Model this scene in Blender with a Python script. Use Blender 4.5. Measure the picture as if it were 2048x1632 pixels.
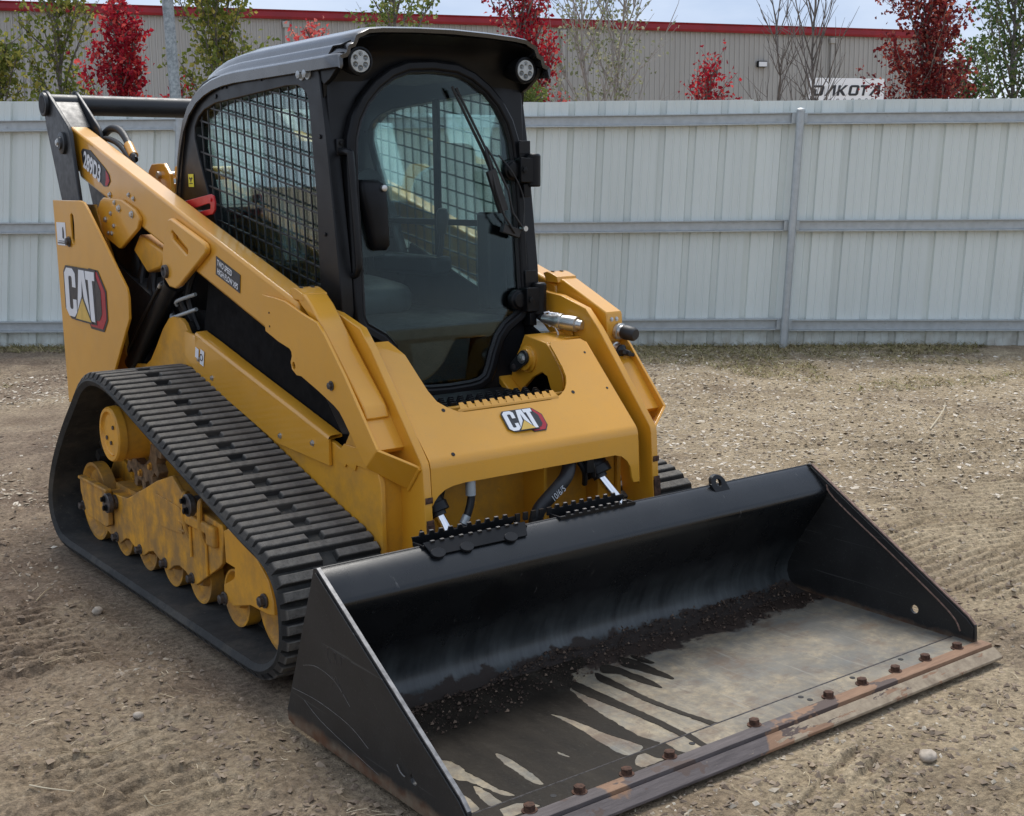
import bpy, bmesh, math, random
import numpy as np
from mathutils import Vector, Matrix

random.seed(7)
rng = np.random.default_rng(11)
for o in list(bpy.data.objects):
    bpy.data.objects.remove(o)
SC = bpy.context.scene
COL = SC.collection

# ------------------------------------------------------------------ camera
cam_d = bpy.data.cameras.new('camera')
cam = bpy.data.objects.new('camera', cam_d)
COL.objects.link(cam)
cam_d.sensor_width = 36.0
cam_d.lens = 2526.14 / 2048 * 36.0
cam_d.clip_start = 0.05
cam_d.clip_end = 3000
R_, U_, F_ = (0.79889119, -0.60139667, -0.0097425), (0.11338149, 0.1346684, 0.98438258), (0.5906924, 0.78751919, -0.17577265)
cam.matrix_world = Matrix(((R_[0], U_[0], -F_[0], -2.55689), (R_[1], U_[1], -F_[1], -2.24128), (R_[2], U_[2], -F_[2], 1.53016), (0, 0, 0, 1)))
SC.camera = cam

# ------------------------------------------------------------------ sky, sun, exposure
SUN_EL, SUN_AZ = math.radians(60), math.radians(35)      # azimuth from +y towards +x
world = bpy.data.worlds.new('World')
SC.world = world
world.use_nodes = True
nt = world.node_tree
nt.nodes.clear()
out = nt.nodes.new('ShaderNodeOutputWorld')
bg = nt.nodes.new('ShaderNodeBackground')
sky = nt.nodes.new('ShaderNodeTexSky')
sky.sky_type = 'NISHITA'
sky.sun_disc = False
sky.sun_elevation = SUN_EL
sky.sun_rotation = SUN_AZ
sky.dust_density = 2.0
tc = nt.nodes.new('ShaderNodeTexCoord')
mp = nt.nodes.new('ShaderNodeMapping')
mp.inputs['Scale'].default_value = (1.0, 1.0, 3.2)
cn = nt.nodes.new('ShaderNodeTexNoise')
cn.inputs['Scale'].default_value = 2.3
cn.inputs['Detail'].default_value = 7
cn.inputs['Roughness'].default_value = 0.55
cr = nt.nodes.new('ShaderNodeValToRGB')
cr.color_ramp.elements[0].position = 0.34
cr.color_ramp.elements[0].color = (3.5, 4.5, 6.4, 1)
cr.color_ramp.elements[1].position = 0.68
cr.color_ramp.elements[1].color = (7.2, 7.8, 8.8, 1)
mx = nt.nodes.new('ShaderNodeMix')
mx.data_type = 'RGBA'
mx.inputs[0].default_value = 0.86
nt.links.new(tc.outputs['Generated'], mp.inputs['Vector'])
nt.links.new(mp.outputs['Vector'], cn.inputs['Vector'])
nt.links.new(cn.outputs['Fac'], cr.inputs['Fac'])
nt.links.new(sky.outputs['Color'], mx.inputs[6])
nt.links.new(cr.outputs['Color'], mx.inputs[7])
nt.links.new(mx.outputs[2], bg.inputs['Color'])
bg.inputs['Strength'].default_value = 0.062
nt.links.new(bg.outputs['Background'], out.inputs['Surface'])

sun_d = bpy.data.lights.new('sun', 'SUN')
sun_d.energy = 1.5
sun_d.angle = math.radians(28)
sun_d.color = (1.0, 0.96, 0.9)
sun = bpy.data.objects.new('sun', sun_d)
COL.objects.link(sun)
sd = Vector((math.sin(SUN_AZ) * math.cos(SUN_EL), math.cos(SUN_AZ) * math.cos(SUN_EL), math.sin(SUN_EL)))
sun.rotation_euler = sd.to_track_quat('Z', 'Y').to_euler()
sun.location = (0, 0, 30)

SC.view_settings.view_transform = 'Standard'
SC.view_settings.look = 'None'
SC.view_settings.gamma = 1.0
SC.view_settings.exposure = 1.10
SC.view_settings.use_curve_mapping = False
SC.render.resolution_x, SC.render.resolution_y = 1024, 816
SC.cycles.max_bounces = 8
SC.cycles.transparent_max_bounces = 24


# ------------------------------------------------------------------ materials
class Mat:
    def __init__(s, name):
        s.m = bpy.data.materials.new(name)
        s.m.use_nodes = True
        s.t = s.m.node_tree
        s.t.nodes.clear()
        s.out = s.n('ShaderNodeOutputMaterial')
        s.b = s.n('ShaderNodeBsdfPrincipled')
        s.t.links.new(s.b.outputs[0], s.out.inputs[0])
        s._co = None

    def n(s, t, **k):
        x = s.t.nodes.new(t)
        for a, v in k.items():
            setattr(x, a, v)
        return x

    def l(s, a, b):
        s.t.links.new(a, b)

    def co(s):
        if s._co is None:
            s._co = s.n('ShaderNodeTexCoord').outputs['Object']
        return s._co

    def setv(s, **k):
        for a, v in k.items():
            s.b.inputs[a.replace('_', ' ')].default_value = v
        return s

    def noise(s, scale, detail=4, rough=0.55, vec=None, stretch=None, dist=0.0):
        x = s.n('ShaderNodeTexNoise')
        x.inputs['Scale'].default_value = scale
        x.inputs['Detail'].default_value = detail
        x.inputs['Roughness'].default_value = rough
        x.inputs['Distortion'].default_value = dist
        v = vec if vec is not None else s.co()
        if stretch:
            m = s.n('ShaderNodeMapping')
            m.inputs['Scale'].default_value = stretch[:3]
            if len(stretch) > 3:
                m.inputs['Rotation'].default_value = (0, 0, stretch[3])
            s.l(v, m.inputs['Vector'])
            v = m.outputs['Vector']
        s.l(v, x.inputs['Vector'])
        return x.outputs['Fac']

    def ramp(s, fac, stops):
        r = s.n('ShaderNodeValToRGB')
        e = r.color_ramp.elements
        while len(e) < len(stops):
            e.new(0.5)
        for i, (p, c) in enumerate(stops):
            e[i].position = p
            e[i].color = tuple(c) + (1,) if len(c) == 3 else c
        s.l(fac, r.inputs['Fac'])
        return r.outputs['Color']

    def mr(s, fac, a, b, lo=0.0, hi=1.0):
        r = s.n('ShaderNodeMapRange')
        r.inputs['From Min'].default_value = a
        r.inputs['From Max'].default_value = b
        r.inputs['To Min'].default_value = lo
        r.inputs['To Max'].default_value = hi
        s.l(fac, r.inputs['Value'])
        return r.outputs['Result']

    def mix(s, fac, a, b, blend='MIX'):
        r = s.n('ShaderNodeMix', data_type='RGBA', blend_type=blend)
        for i, v in ((0, fac), (6, a), (7, b)):
            if hasattr(v, 'is_output') or isinstance(v, bpy.types.NodeSocket):
                s.l(v, r.inputs[i])
            elif i == 0:
                r.inputs[0].default_value = v
            else:
                r.inputs[i].default_value = tuple(v) + (1,)
        return r.outputs[2]

    def math(s, op, a, b=0.0):
        r = s.n('ShaderNodeMath', operation=op)
        for i, v in ((0, a), (1, b)):
            if isinstance(v, bpy.types.NodeSocket):
                s.l(v, r.inputs[i])
            else:
                r.inputs[i].default_value = v
        return r.outputs[0]

    def color(s, c):
        s.l(c, s.b.inputs['Base Color'])
        return s

    def rough(s, c):
        s.l(c, s.b.inputs['Roughness'])
        return s

    def bump(s, h, strength=0.3, dist=0.01):
        r = s.n('ShaderNodeBump')
        r.inputs['Strength'].default_value = strength
        r.inputs['Distance'].default_value = dist
        s.l(h, r.inputs['Height'])
        s.l(r.outputs[0], s.b.inputs['Normal'])
        return s


def plain(name, c, rough=0.5, metal=0.0, var=0.12, scale=14, **k):
    M = Mat(name)
    n = M.noise(scale, 5)
    lo = tuple(x * (1 - var) for x in c)
    hi = tuple(min(1, x * (1 + var)) for x in c)
    M.color(M.ramp(n, [(0.35, lo), (0.65, hi)]))
    M.setv(Roughness=rough, Metallic=metal)
    M.rough(M.mr(M.noise(scale * 2.3, 3), 0.3, 0.7, max(0.02, rough - 0.06), min(1, rough + 0.08)))
    if k:
        M.setv(**k)
    return M.m


def yellow_paint(name, dirt):
    M = Mat(name)
    base = M.ramp(M.noise(2.2, 3), [(0.3, (0.65, 0.300, 0.016)), (0.7, (0.73, 0.345, 0.020))])
    g = M.mr(M.noise(9, 7, 0.65), 0.52 - 0.18 * dirt, 0.78 - 0.2 * dirt, 0, 0.85 * dirt)
    c = M.mix(g, base, (0.17, 0.11, 0.055) if dirt > 0.3 else (0.46, 0.26, 0.07))
    if dirt > 0.5:   # streaks of rust coloured mud running down
        st = M.mr(M.noise(26, 4, 0.6, stretch=(1, 1, 0.09)), 0.5, 0.68, 0, 0.55)
        c = M.mix(st, c, (0.27, 0.125, 0.03))
    sp = M.mr(M.noise(190, 2, 0.5), 0.66, 0.72, 0, 0.35)
    c = M.mix(sp, c, (0.42, 0.24, 0.06))
    M.color(c)
    M.rough(M.mr(M.noise(5, 5), 0.3, 0.7, 0.34 + 0.25 * dirt, 0.46 + 0.3 * dirt))
    M.bump(M.noise(320, 2), 0.06, 0.002)
    M.setv(Coat_Weight=1.3 * (1 - dirt) ** 3, Coat_Roughness=0.09)
    return M.m


M_YEL = yellow_paint('yellow_paint', 0.2)
M_YEL_D = yellow_paint('muddy_yellow_paint', 0.85)
M_YEL_M = yellow_paint('dusty_yellow_paint', 0.45)
M_BLACK = plain('black_paint', (0.0065, 0.007, 0.008), 0.36, var=0.3, scale=6, Specular_IOR_Level=0.2)
M_BLACK_S = plain('satin_black_paint', (0.011, 0.0115, 0.0125), 0.33, var=0.2, scale=5, Specular_IOR_Level=0.24)
M_ROOF = plain('roof_black_paint', (0.028, 0.029, 0.031), 0.24, var=0.15, scale=5, Coat_Weight=0.8, Coat_Roughness=0.08)
M_DARK = plain('dark_interior', (0.010, 0.010, 0.011), 0.7, var=0.3)
M_PANEL = plain('matt_black_panel', (0.006, 0.006, 0.0065), 0.75, var=0.3, Specular_IOR_Level=0.08)
M_LINK = plain('charcoal_paint', (0.018, 0.0195, 0.021), 0.42, var=0.15)
M_STEEL = plain('zinc_steel', (0.55, 0.55, 0.53), 0.35, 0.9)
M_BOLTD = plain('dark_bolt_steel', (0.10, 0.09, 0.085), 0.5, 0.6, var=0.4, scale=60)
M_CHROME = plain('chrome_rod', (0.85, 0.85, 0.86), 0.08, 1.0, var=0.03)
M_RUSTB = plain('rusted_bolt', (0.085, 0.042, 0.026), 0.85, 0.2, var=0.5, scale=90)
M_RUB = plain('hose_rubber', (0.014, 0.014, 0.015), 0.5)
M_RED = plain('red_paint', (0.52, 0.018, 0.02), 0.35)
M_GALV = plain('galvanised_steel', (0.44, 0.47, 0.475), 0.45, 0.45, var=0.07, scale=18)
M_SEAT = plain('seat_vinyl', (0.05, 0.055, 0.06), 0.5)
M_DW = plain('decal_white', (0.78, 0.79, 0.8), 0.4, var=0.03)
M_DK = plain('decal_black', (0.03, 0.03, 0.034), 0.4)
M_DR = plain('decal_red', (0.42, 0.015, 0.03), 0.4)
M_DY = plain('decal_gold', (0.68, 0.44, 0.09), 0.4)
M_STY = plain('warning_yellow', (0.75, 0.66, 0.05), 0.5)
M_LENS = plain('lamp_lens', (0.42, 0.44, 0.43), 0.2, 0.1, var=0.1, scale=90)
M_LED = plain('lamp_reflector', (0.16, 0.17, 0.17), 0.15, 0.8)


def rubber():
    M = Mat('track_rubber')
    geo = M.n('ShaderNodeNewGeometry')
    n = M.noise(11, 6, 0.65)
    c = M.ramp(n, [(0.3, (0.012, 0.0125, 0.012)), (0.7, (0.036, 0.036, 0.033))])
    c = M.mix(M.mr(M.noise(4.5, 7, 0.7), 0.50, 0.72, 0, 0.75), c, (0.095, 0.082, 0.062))
    c = M.mix(M.mr(M.noise(55, 5, 0.75), 0.60, 0.68, 0, 0.5), c, (0.12, 0.10, 0.075))
    M.color(c)
    M.setv(Roughness=0.8)
    M.bump(M.noise(70, 5), 0.3, 0.004)
    return M.m


def lug_rubber():
    M = Mat('lug_rubber')
    geo = M.n('ShaderNodeObjectInfo')
    n = M.noise(38, 6, 0.7)
    c = M.ramp(n, [(0.32, (0.085, 0.079, 0.070)), (0.68, (0.215, 0.197, 0.168))])
    sep = M.n('ShaderNodeSeparateXYZ')
    M.l(M.co(), sep.inputs[0])
    top = M.mr(sep.outputs['Z'], 0.014, 0.021)      # dust sits on the worn lug faces, not on their flanks
    c = M.mix(top, (0.016, 0.016, 0.0155), c)
    rv = M.mr(geo.outputs['Random'], 0, 1, 0.0, 0.35)
    c = M.mix(rv, c, (0.12, 0.105, 0.085))
    mud = M.mr(M.noise(9, 6, 0.75), 0.56, 0.66, 0, 0.6)
    c = M.mix(mud, c, (0.20, 0.165, 0.115))
    M.color(c)
    M.setv(Roughness=0.85)
    M.bump(M.noise(90, 6, 0.75), 0.7, 0.006)
    return M.m


M_RUBBER, M_LUG = rubber(), lug_rubber()


def glass(name, tint, gloss=1.0):
    M = Mat(name)
    M.t.nodes.remove(M.b)
    tr = M.n('ShaderNodeBsdfTransparent')
    tr.inputs[0].default_value = tint + (1,)
    gl = M.n('ShaderNodeBsdfGlossy')
    gl.inputs['Roughness'].default_value = 0.015
    gl.inputs['Color'].default_value = (0.9, 0.95, 0.95, 1)
    fr = M.n('ShaderNodeFresnel')
    fr.inputs['IOR'].default_value = 1.55
    m = M.n('ShaderNodeMixShader')
    # dusty film
    df = M.n('ShaderNodeBsdfDiffuse')
    df.inputs[0].default_value = (0.35, 0.38, 0.37, 1)
    m2 = M.n('ShaderNodeMixShader')
    M.l(M.mr(M.noise(7, 6, 0.6), 0.55, 0.9, 0.0, 0.014), m2.inputs[0])
    M.l(tr.outputs[0], m2.inputs[1])
    M.l(df.outputs[0], m2.inputs[2])
    M.l(M.math('MULTIPLY', fr.outputs[0], gloss), m.inputs[0])
    M.l(m2.outputs[0], m.inputs[1])
    M.l(gl.outputs[0], m.inputs[2])
    M.l(m.outputs[0], M.out.inputs[0])
    return M.m


M_GLASS = glass('tinted_windshield_glass', (0.86, 0.945, 0.925), 0.34)
M_GLASS2 = glass('side_window_glass', (0.90, 0.97, 0.95), 0.6)
M_PLASTIC = glass('clear_plastic_wrap', (0.80, 0.90, 0.88), 1.6)


# ------------------------------------------------------------------ mesh helpers
def link(name, me, mat, parent=None):
    o = bpy.data.objects.new(name, me)
    COL.objects.link(o)
    if mat is not None and len(me.materials) == 0:
        me.materials.append(mat)
    if parent is not None:
        o.parent = parent
        if parent.type == 'EMPTY':
            o.matrix_parent_inverse = Matrix.Translation(-parent.location)
    return o


def tag(o, label=None, cat=None, group=None, kind=None):
    for k, v in (('label', label), ('category', cat), ('group', group), ('kind', kind)):
        if v:
            o[k] = v
    return o


def empty(name, loc, label, cat, group=None):
    o = bpy.data.objects.new(name, None)
    o.location = loc
    o.empty_display_size = 0.2
    COL.objects.link(o)
    return tag(o, label, cat, group)


class MB:
    def __init__(s):
        s.bm = bmesh.new()

    def box(s, x0, x1, y0, y1, z0, z1, M=None):
        vs = [s.bm.verts.new(p) for p in ((x0, y0, z0), (x1, y0, z0), (x1, y1, z0), (x0, y1, z0), (x0, y0, z1), (x1, y0, z1), (x1, y1, z1), (x0, y1, z1))]
        if M is not None:
            for v in vs:
                v.co = M @ v.co
        for f in ((0, 3, 2, 1), (4, 5, 6, 7), (0, 1, 5, 4), (1, 2, 6, 5), (2, 3, 7, 6), (3, 0, 4, 7)):
            s.bm.faces.new([vs[i] for i in f])
        return s

    def plate(s, outer, fn, th, holes=(), cuts=None):
        """outer/holes: 2D loops; fn(u, v, w) gives the 3D point, w in 0..th"""
        b = bmesh.new()
        ed = []
        for L in [outer] + list(holes):
            vs = [b.verts.new((p[0], p[1], 0)) for p in L]
            for i in range(len(vs)):
                ed.append(b.edges.new((vs[i], vs[(i + 1) % len(vs)])))
        bmesh.ops.triangle_fill(b, edges=ed, use_beauty=True, use_dissolve=False)
        if cuts:
            for c in cuts:
                bmesh.ops.bisect_plane(b, geom=b.verts[:] + b.edges[:] + b.faces[:], plane_co=(0, c, 0), plane_no=(0, 1, 0))
        b.verts.index_update()
        lo = [s.bm.verts.new(fn(v.co.x, v.co.y, 0.0)) for v in b.verts]
        hi = [s.bm.verts.new(fn(v.co.x, v.co.y, th)) for v in b.verts]
        for f in b.faces:
            ix = [v.index for v in f.verts]
            s.bm.faces.new([lo[i] for i in ix])
            s.bm.faces.new([hi[i] for i in ix][::-1])
        for e in b.edges:
            if len(e.link_faces) == 1:
                i, j = e.verts[0].index, e.verts[1].index
                s.bm.faces.new((lo[i], lo[j], hi[j], hi[i]))
        b.free()
        return s

    def px(s, pts, x0, x1, holes=()):
        """(y, z) outline extruded from x0 to x1"""
        return s.plate(pts, lambda u, v, w: (x0 + (x1 - x0) * w, u, v), 1.0, holes)

    def cyl(s, p0, p1, r0, r1=None, n=24, cap=True):
        r1 = r0 if r1 is None else r1
        p0, p1 = Vector(p0), Vector(p1)
        ax = (p1 - p0).normalized()
        a = ax.orthogonal().normalized()
        b = ax.cross(a)
        R = []
        for p, r in ((p0, r0), (p1, r1)):
            R.append([s.bm.verts.new(p + (a * math.cos(2 * math.pi * i / n) + b * math.sin(2 * math.pi * i / n)) * r) for i in range(n)])
        for i in range(n):
            s.bm.faces.new((R[0][i], R[0][(i + 1) % n], R[1][(i + 1) % n], R[1][i]))
        if cap:
            s.bm.faces.new(R[0][::-1])
            s.bm.faces.new(R[1])
        return s

    def lathe(s, c, ax, prof, n=32, squash=None):
        """prof: list of (axial, radius)"""
        c, ax = Vector(c), Vector(ax).normalized()
        a = ax.orthogonal().normalized()
        b = ax.cross(a)
        R = []
        for h, r in prof:
            if r < 1e-5:
                R.append([s.bm.verts.new(c + ax * h)])
            else:
                R.append([s.bm.verts.new(c + ax * h + (a * math.cos(2 * math.pi * i / n) + b * math.sin(2 * math.pi * i / n)) * r) for i in range(n)])
        for A, B in zip(R, R[1:]):
            if len(A) == 1 and len(B) == 1:
                continue
            for i in range(n):
                j = (i + 1) % n
                if len(A) == 1:
                    s.bm.faces.new((A[0], B[j], B[i]))
                elif len(B) == 1:
                    s.bm.faces.new((A[i], A[j], B[0]))
                else:
                    s.bm.faces.new((A[i], A[j], B[j], B[i]))
        return s

    def tube(s, path, r, n=10, r1=None):
        P = [Vector(p) for p in path]
        R = []
        prev = None
        for i, p in enumerate(P):
            t = (P[min(i + 1, len(P) - 1)] - P[max(i - 1, 0)]).normalized()
            a = (prev - t * prev.dot(t)).normalized() if prev is not None and (prev - t * prev.dot(t)).length > 1e-4 else t.orthogonal().normalized()
            prev = a
            b = t.cross(a)
            rr = r if r1 is None else r + (r1 - r) * i / (len(P) - 1)
            R.append([s.bm.verts.new(p + (a * math.cos(2 * math.pi * k / n) + b * math.sin(2 * math.pi * k / n)) * rr) for k in range(n)])
        for A, B in zip(R, R[1:]):
            for k in range(n):
                s.bm.faces.new((A[k], A[(k + 1) % n], B[(k + 1) % n], B[k]))
        s.bm.faces.new(R[0][::-1])
        s.bm.faces.new(R[-1])
        return s

    def mesh(s, name='part', sharp=35, mirror=False):
        bm = s.bm
        if mirror:
            for v in bm.verts:
                v.co.x = -v.co.x
        bmesh.ops.remove_doubles(bm, verts=bm.verts, dist=1e-5)
        bmesh.ops.recalc_face_normals(bm, faces=bm.faces)
        ca = math.radians(sharp)
        for f in bm.faces:
            f.smooth = True
        for e in bm.edges:
            if len(e.link_faces) == 2:
                e.smooth = e.calc_face_angle(0) < ca
            else:
                e.smooth = False
        me = bpy.data.meshes.new(name)
        bm.to_mesh(me)
        bm.free()
        return me

    def build(s, name, mat, parent=None, bevel=0.0, mirror=False, sharp=35):
        o = link(name, s.mesh(name, sharp, mirror), mat, parent)
        if bevel:
            m = o.modifiers.new('bevel', 'BEVEL')
            m.width = bevel
            m.segments = 2
            m.limit_method = 'ANGLE'
            m.angle_limit = math.radians(40)
            m.harden_normals = False
        return o


def cr_path(P, n=6):
    P = [Vector(p) for p in P]
    out = []
    for i in range(len(P) - 1):
        p0, p1, p2, p3 = P[max(i - 1, 0)], P[i], P[i + 1], P[min(i + 2, len(P) - 1)]
        for k in range(n):
            t = k / n
            out.append(0.5 * ((2 * p1) + (p2 - p0) * t + (2 * p0 - 5 * p1 + 4 * p2 - p3) * t * t + (3 * p1 - p0 - 3 * p2 + p3) * t ** 3))
    out.append(P[-1])
    return out


def closed_loop(P, n):
    P = [Vector(p) for p in P]
    m = len(P)
    fine = []
    for i in range(m):
        p0, p1, p2, p3 = P[(i - 1) % m], P[i], P[(i + 1) % m], P[(i + 2) % m]
        for k in range(24):
            t = k / 24
            fine.append(0.5 * ((2 * p1) + (p2 - p0) * t + (2 * p0 - 5 * p1 + 4 * p2 - p3) * t * t + (3 * p1 - p0 - 3 * p2 + p3) * t ** 3))
    L = [0]
    for i in range(len(fine)):
        L.append(L[-1] + (fine[(i + 1) % len(fine)] - fine[i]).length)
    out = []
    j = 0
    for k in range(n):
        d = L[-1] * k / n
        while L[j + 1] < d:
            j += 1
        f = (d - L[j]) / max(1e-9, L[j + 1] - L[j])
        out.append(fine[j].lerp(fine[(j + 1) % len(fine)], f))
    return out, L[-1]


_hex = {}


def bolt(parent, loc, axis, r=0.012, h=0.010, mat=None, name='bolt', washer=True):
    mat = mat or M_STEEL
    key = (round(r, 4), round(h, 4), mat.name, washer)
    if key not in _hex:
        b = MB()
        if washer:
            b.cyl((0, 0, 0), (0, 0, h * 0.22), r * 1.35, n=20)
        b.cyl((0, 0, h * 0.2), (0, 0, h * 0.95), r, n=6)
        b.cyl((0, 0, h * 0.94), (0, 0, h), r * 0.82, r * 0.7, n=12)
        me = b.mesh('bolt')
        me.materials.append(mat)
        _hex[key] = me
    o = bpy.data.objects.new(name, _hex[key])
    COL.objects.link(o)
    q = Vector(axis).to_track_quat('Z', 'Y').to_matrix().to_4x4() @ Matrix.Rotation(random.uniform(0, 1), 4, 'Z')
    o.matrix_basis = Matrix.Translation(loc) @ q
    o.parent = parent
    if parent.type == 'EMPTY':
        o.matrix_parent_inverse = Matrix.Translation(-parent.location)
    return o


def text_obj(body, size, mat, parent, M, name='lettering', sx=1.0, shear=0.0, offset=0.0, align='LEFT', small=False):
    cu = bpy.data.curves.new('txt', 'FONT')
    cu.body = body
    cu.size = size
    cu.offset = offset
    cu.shear = shear
    cu.align_x = align
    if small:
        cu.small_caps_scale = 0.75
        for i, ch in enumerate(body):
            if ch.islower():
                cu.body_format[i].use_small_caps = True
    t = bpy.data.objects.new('txt', cu)
    COL.objects.link(t)
    dg = bpy.context.evaluated_depsgraph_get()
    me = bpy.data.meshes.new_from_object(t.evaluated_get(dg))
    bpy.data.objects.remove(t)
    me.transform(M @ Matrix.Diagonal((sx, 1, 1, 1)))
    me.materials.clear()
    return link(name, me, mat, parent)


def frame(o, r, u):
    """matrix whose local x, y are r, u in the surface and z the outward normal"""
    r = Vector(r).normalized()
    u = Vector(u)
    u = (u - r * u.dot(r)).normalized()
    n = r.cross(u)
    return Matrix(((r.x, u.x, n.x, o[0]), (r.y, u.y, n.y, o[1]), (r.z, u.z, n.z, o[2]), (0, 0, 0, 1)))


def flat(loops, M, th, mat, name, parent, holes=()):
    b = MB()
    for L in loops:
        b.plate(L, lambda u, v, w: M @ Vector((u, v, w)), th, holes)
    return b.build(name, mat, parent)


# ================================================================== GROUND
def vnoise(x, y, seed=0):
    xi, yi = np.floor(x).astype(np.int64), np.floor(y).astype(np.int64)
    xf, yf = x - xi, y - yi
    def h(a, b):
        n = (a * 374761393 + b * 668265263 + seed * 974634777) & 0x7fffffff
        n = ((n ^ (n >> 13)) * 1274126177) & 0x7fffffff
        n = (n ^ (n >> 16)) & 0xffff
        return n / 65535.0
    u, v = xf * xf * (3 - 2 * xf), yf * yf * (3 - 2 * yf)
    return ((h(xi, yi) * (1 - u) + h(xi + 1, yi) * u) * (1 - v) + (h(xi, yi + 1) * (1 - u) + h(xi + 1, yi + 1) * u) * v) * 2 - 1


def fbm(x, y, f, oct, seed, g=0.5):
    s, a = np.zeros_like(x), 1.0
    for i in range(oct):
        s += a * vnoise(x * f, y * f, seed + i)
        f *= 2.03
        a *= g
    return s


def sstep(a, b, x):
    t = np.clip((x - a) / (b - a), 0, 1)
    return t * t * (3 - 2 * t)


FA, FD, FN = np.array([1.035, 10.379]), np.array([0.75909, -0.65099]), np.array([-0.65099, -0.75909])


def ridges(x, y, ang, pitch, x0, x1, y0, y1, seed, soft=0.12, patchy=True):
    """lug prints: bars running along 'ang' inside a soft rectangle of the rotated frame"""
    c, s = math.cos(ang), math.sin(ang)
    u, v = x * c + y * s, -x * s + y * c
    w = sstep(x0, x0 + soft, u) * (1 - sstep(x1 - soft, x1, u)) * sstep(y0, y0 + soft, v) * (1 - sstep(y1 - soft, y1, v))
    if patchy:
        w *= sstep(-0.55, 0.05, vnoise(x * 2.2, y * 2.2, seed))
    w *= 0.72 + 0.28 * vnoise(x * 9, y * 9, seed + 2)
    ph = v / pitch + 0.12 * vnoise(u * 3, v * 3, seed + 5)
    q = np.abs((ph % 1.0) - 0.5) * 2
    return w * (sstep(0.3, 0.62, q) - 0.6)


def ground_h(x, y):
    h = 0.014 * fbm(x, y, 0.55, 3, 1)
    clod = fbm(x, y, 6.0, 4, 20, 0.55)
    rough = sstep(-0.5, 0.6, fbm(x, y, 0.8, 2, 40))
    h += 0.0105 * clod * (0.3 + rough)
    h += 0.015 * np.maximum(0, fbm(x, y, 15.0, 3, 60, 0.6) - 0.35) * (0.35 + rough)
    h += 0.046 * ridges(x, y, 0.0, 0.072, -1.66, -1.20, 1.70, 2.45, 3, 0.10, False)
    h += 0.024 * ridges(x, y, 0.12, 0.066, -2.0, -1.15, -0.6, 1.4, 4)
    h += 0.030 * ridges(x, y, 0.0, 0.060, 0.55, 1.9, -1.8, -0.12, 6)
    h += 0.027 * ridges(x, y, 0.30, 0.070, -0.75, 0.65, -1.5, -0.12, 8)
    h += 0.026 * ridges(x, y, 0.05, 0.062, 1.1, 2.4, -0.3, 1.1, 12)
    h += 0.021 * ridges(x, y, 0.6, 0.065, -2.6, -1.2, -1.4, 0.4, 9)
    h += 0.021 * ridges(x, y, -0.4, 0.07, 1.6, 3.4, 1.2, 3.8, 10)
    # pressed flat under the machine and its bucket
    m = sstep(1.12, 1.03, np.abs(x)) * sstep(-0.10, -0.05, y) * sstep(3.35, 3.25, y) if False else (1 - sstep(1.02, 1.16, np.abs(x))) * sstep(-0.16, -0.085, y) * (1 - sstep(3.2, 3.5, y))
    h = h * (1 - m) + m * (-0.014 + 0.25 * np.minimum(h, 0.0))
    # soil pushed up a little at the foot of the fence
    t = (x - FA[0]) * FN[0] + (y - FA[1]) * FN[1]
    h = h * (0.4 + 0.6 * sstep(0.0, 1.2, np.abs(t))) - 0.004
    far = sstep(14, 30, np.hypot(x, y))
    return h * (1 - far) - 0.1 * far


def build_ground():
    cx, cy = -2.557, -2.241
    yaw = math.radians(36.875)
    nr, nd, no = 860, 740, 70
    r = np.concatenate([np.linspace(0.25, 1.9, 24)[:-1], 1.9 * (15 / 1.9) ** np.linspace(0, 1, nr), 15 * (900 / 15) ** np.linspace(0, 1, 30)[1:]])
    W = math.radians(31)
    th = np.concatenate([np.linspace(-W, W, nd), np.linspace(W, 2 * math.pi - W, no + 2)[1:-1]])
    Rr, Tt = np.meshgrid(r, th, indexing='ij')
    X = cx + Rr * np.sin(yaw + Tt)
    Y = cy + Rr * np.cos(yaw + Tt)
    Z = ground_h(X, Y)
    n, m = X.shape
    V = np.stack([X, Y, Z], -1).reshape(-1, 3)
    i, j = np.meshgrid(np.arange(n - 1), np.arange(m), indexing='ij')
    a = i * m + j
    b = i * m + (j + 1) % m
    Fq = np.stack([a, b, b + m, a + m], -1).reshape(-1, 4)
    c = len(V)
    V = np.vstack([V, [[cx, cy, 0]]])
    me = bpy.data.meshes.new('ground')
    tri = np.stack([np.full(m, c), (np.arange(m) + 1) % m, np.arange(m)], -1)
    me.vertices.add(len(V))
    me.vertices.foreach_set('co', V.astype(np.float32).ravel())
    nl = Fq.size + tri.size
    me.loops.add(nl)
    me.loops.foreach_set('vertex_index', np.concatenate([Fq.ravel(), tri.ravel()]).astype(np.int32))
    me.polygons.add(len(Fq) + len(tri))
    ls = np.concatenate([np.arange(len(Fq)) * 4, Fq.size + np.arange(len(tri)) * 3])
    me.polygons.foreach_set('loop_start', ls.astype(np.int32))
    me.update(calc_edges=True)
    me.polygons.foreach_set('use_smooth', np.ones(len(me.polygons), bool))

    return me


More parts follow.
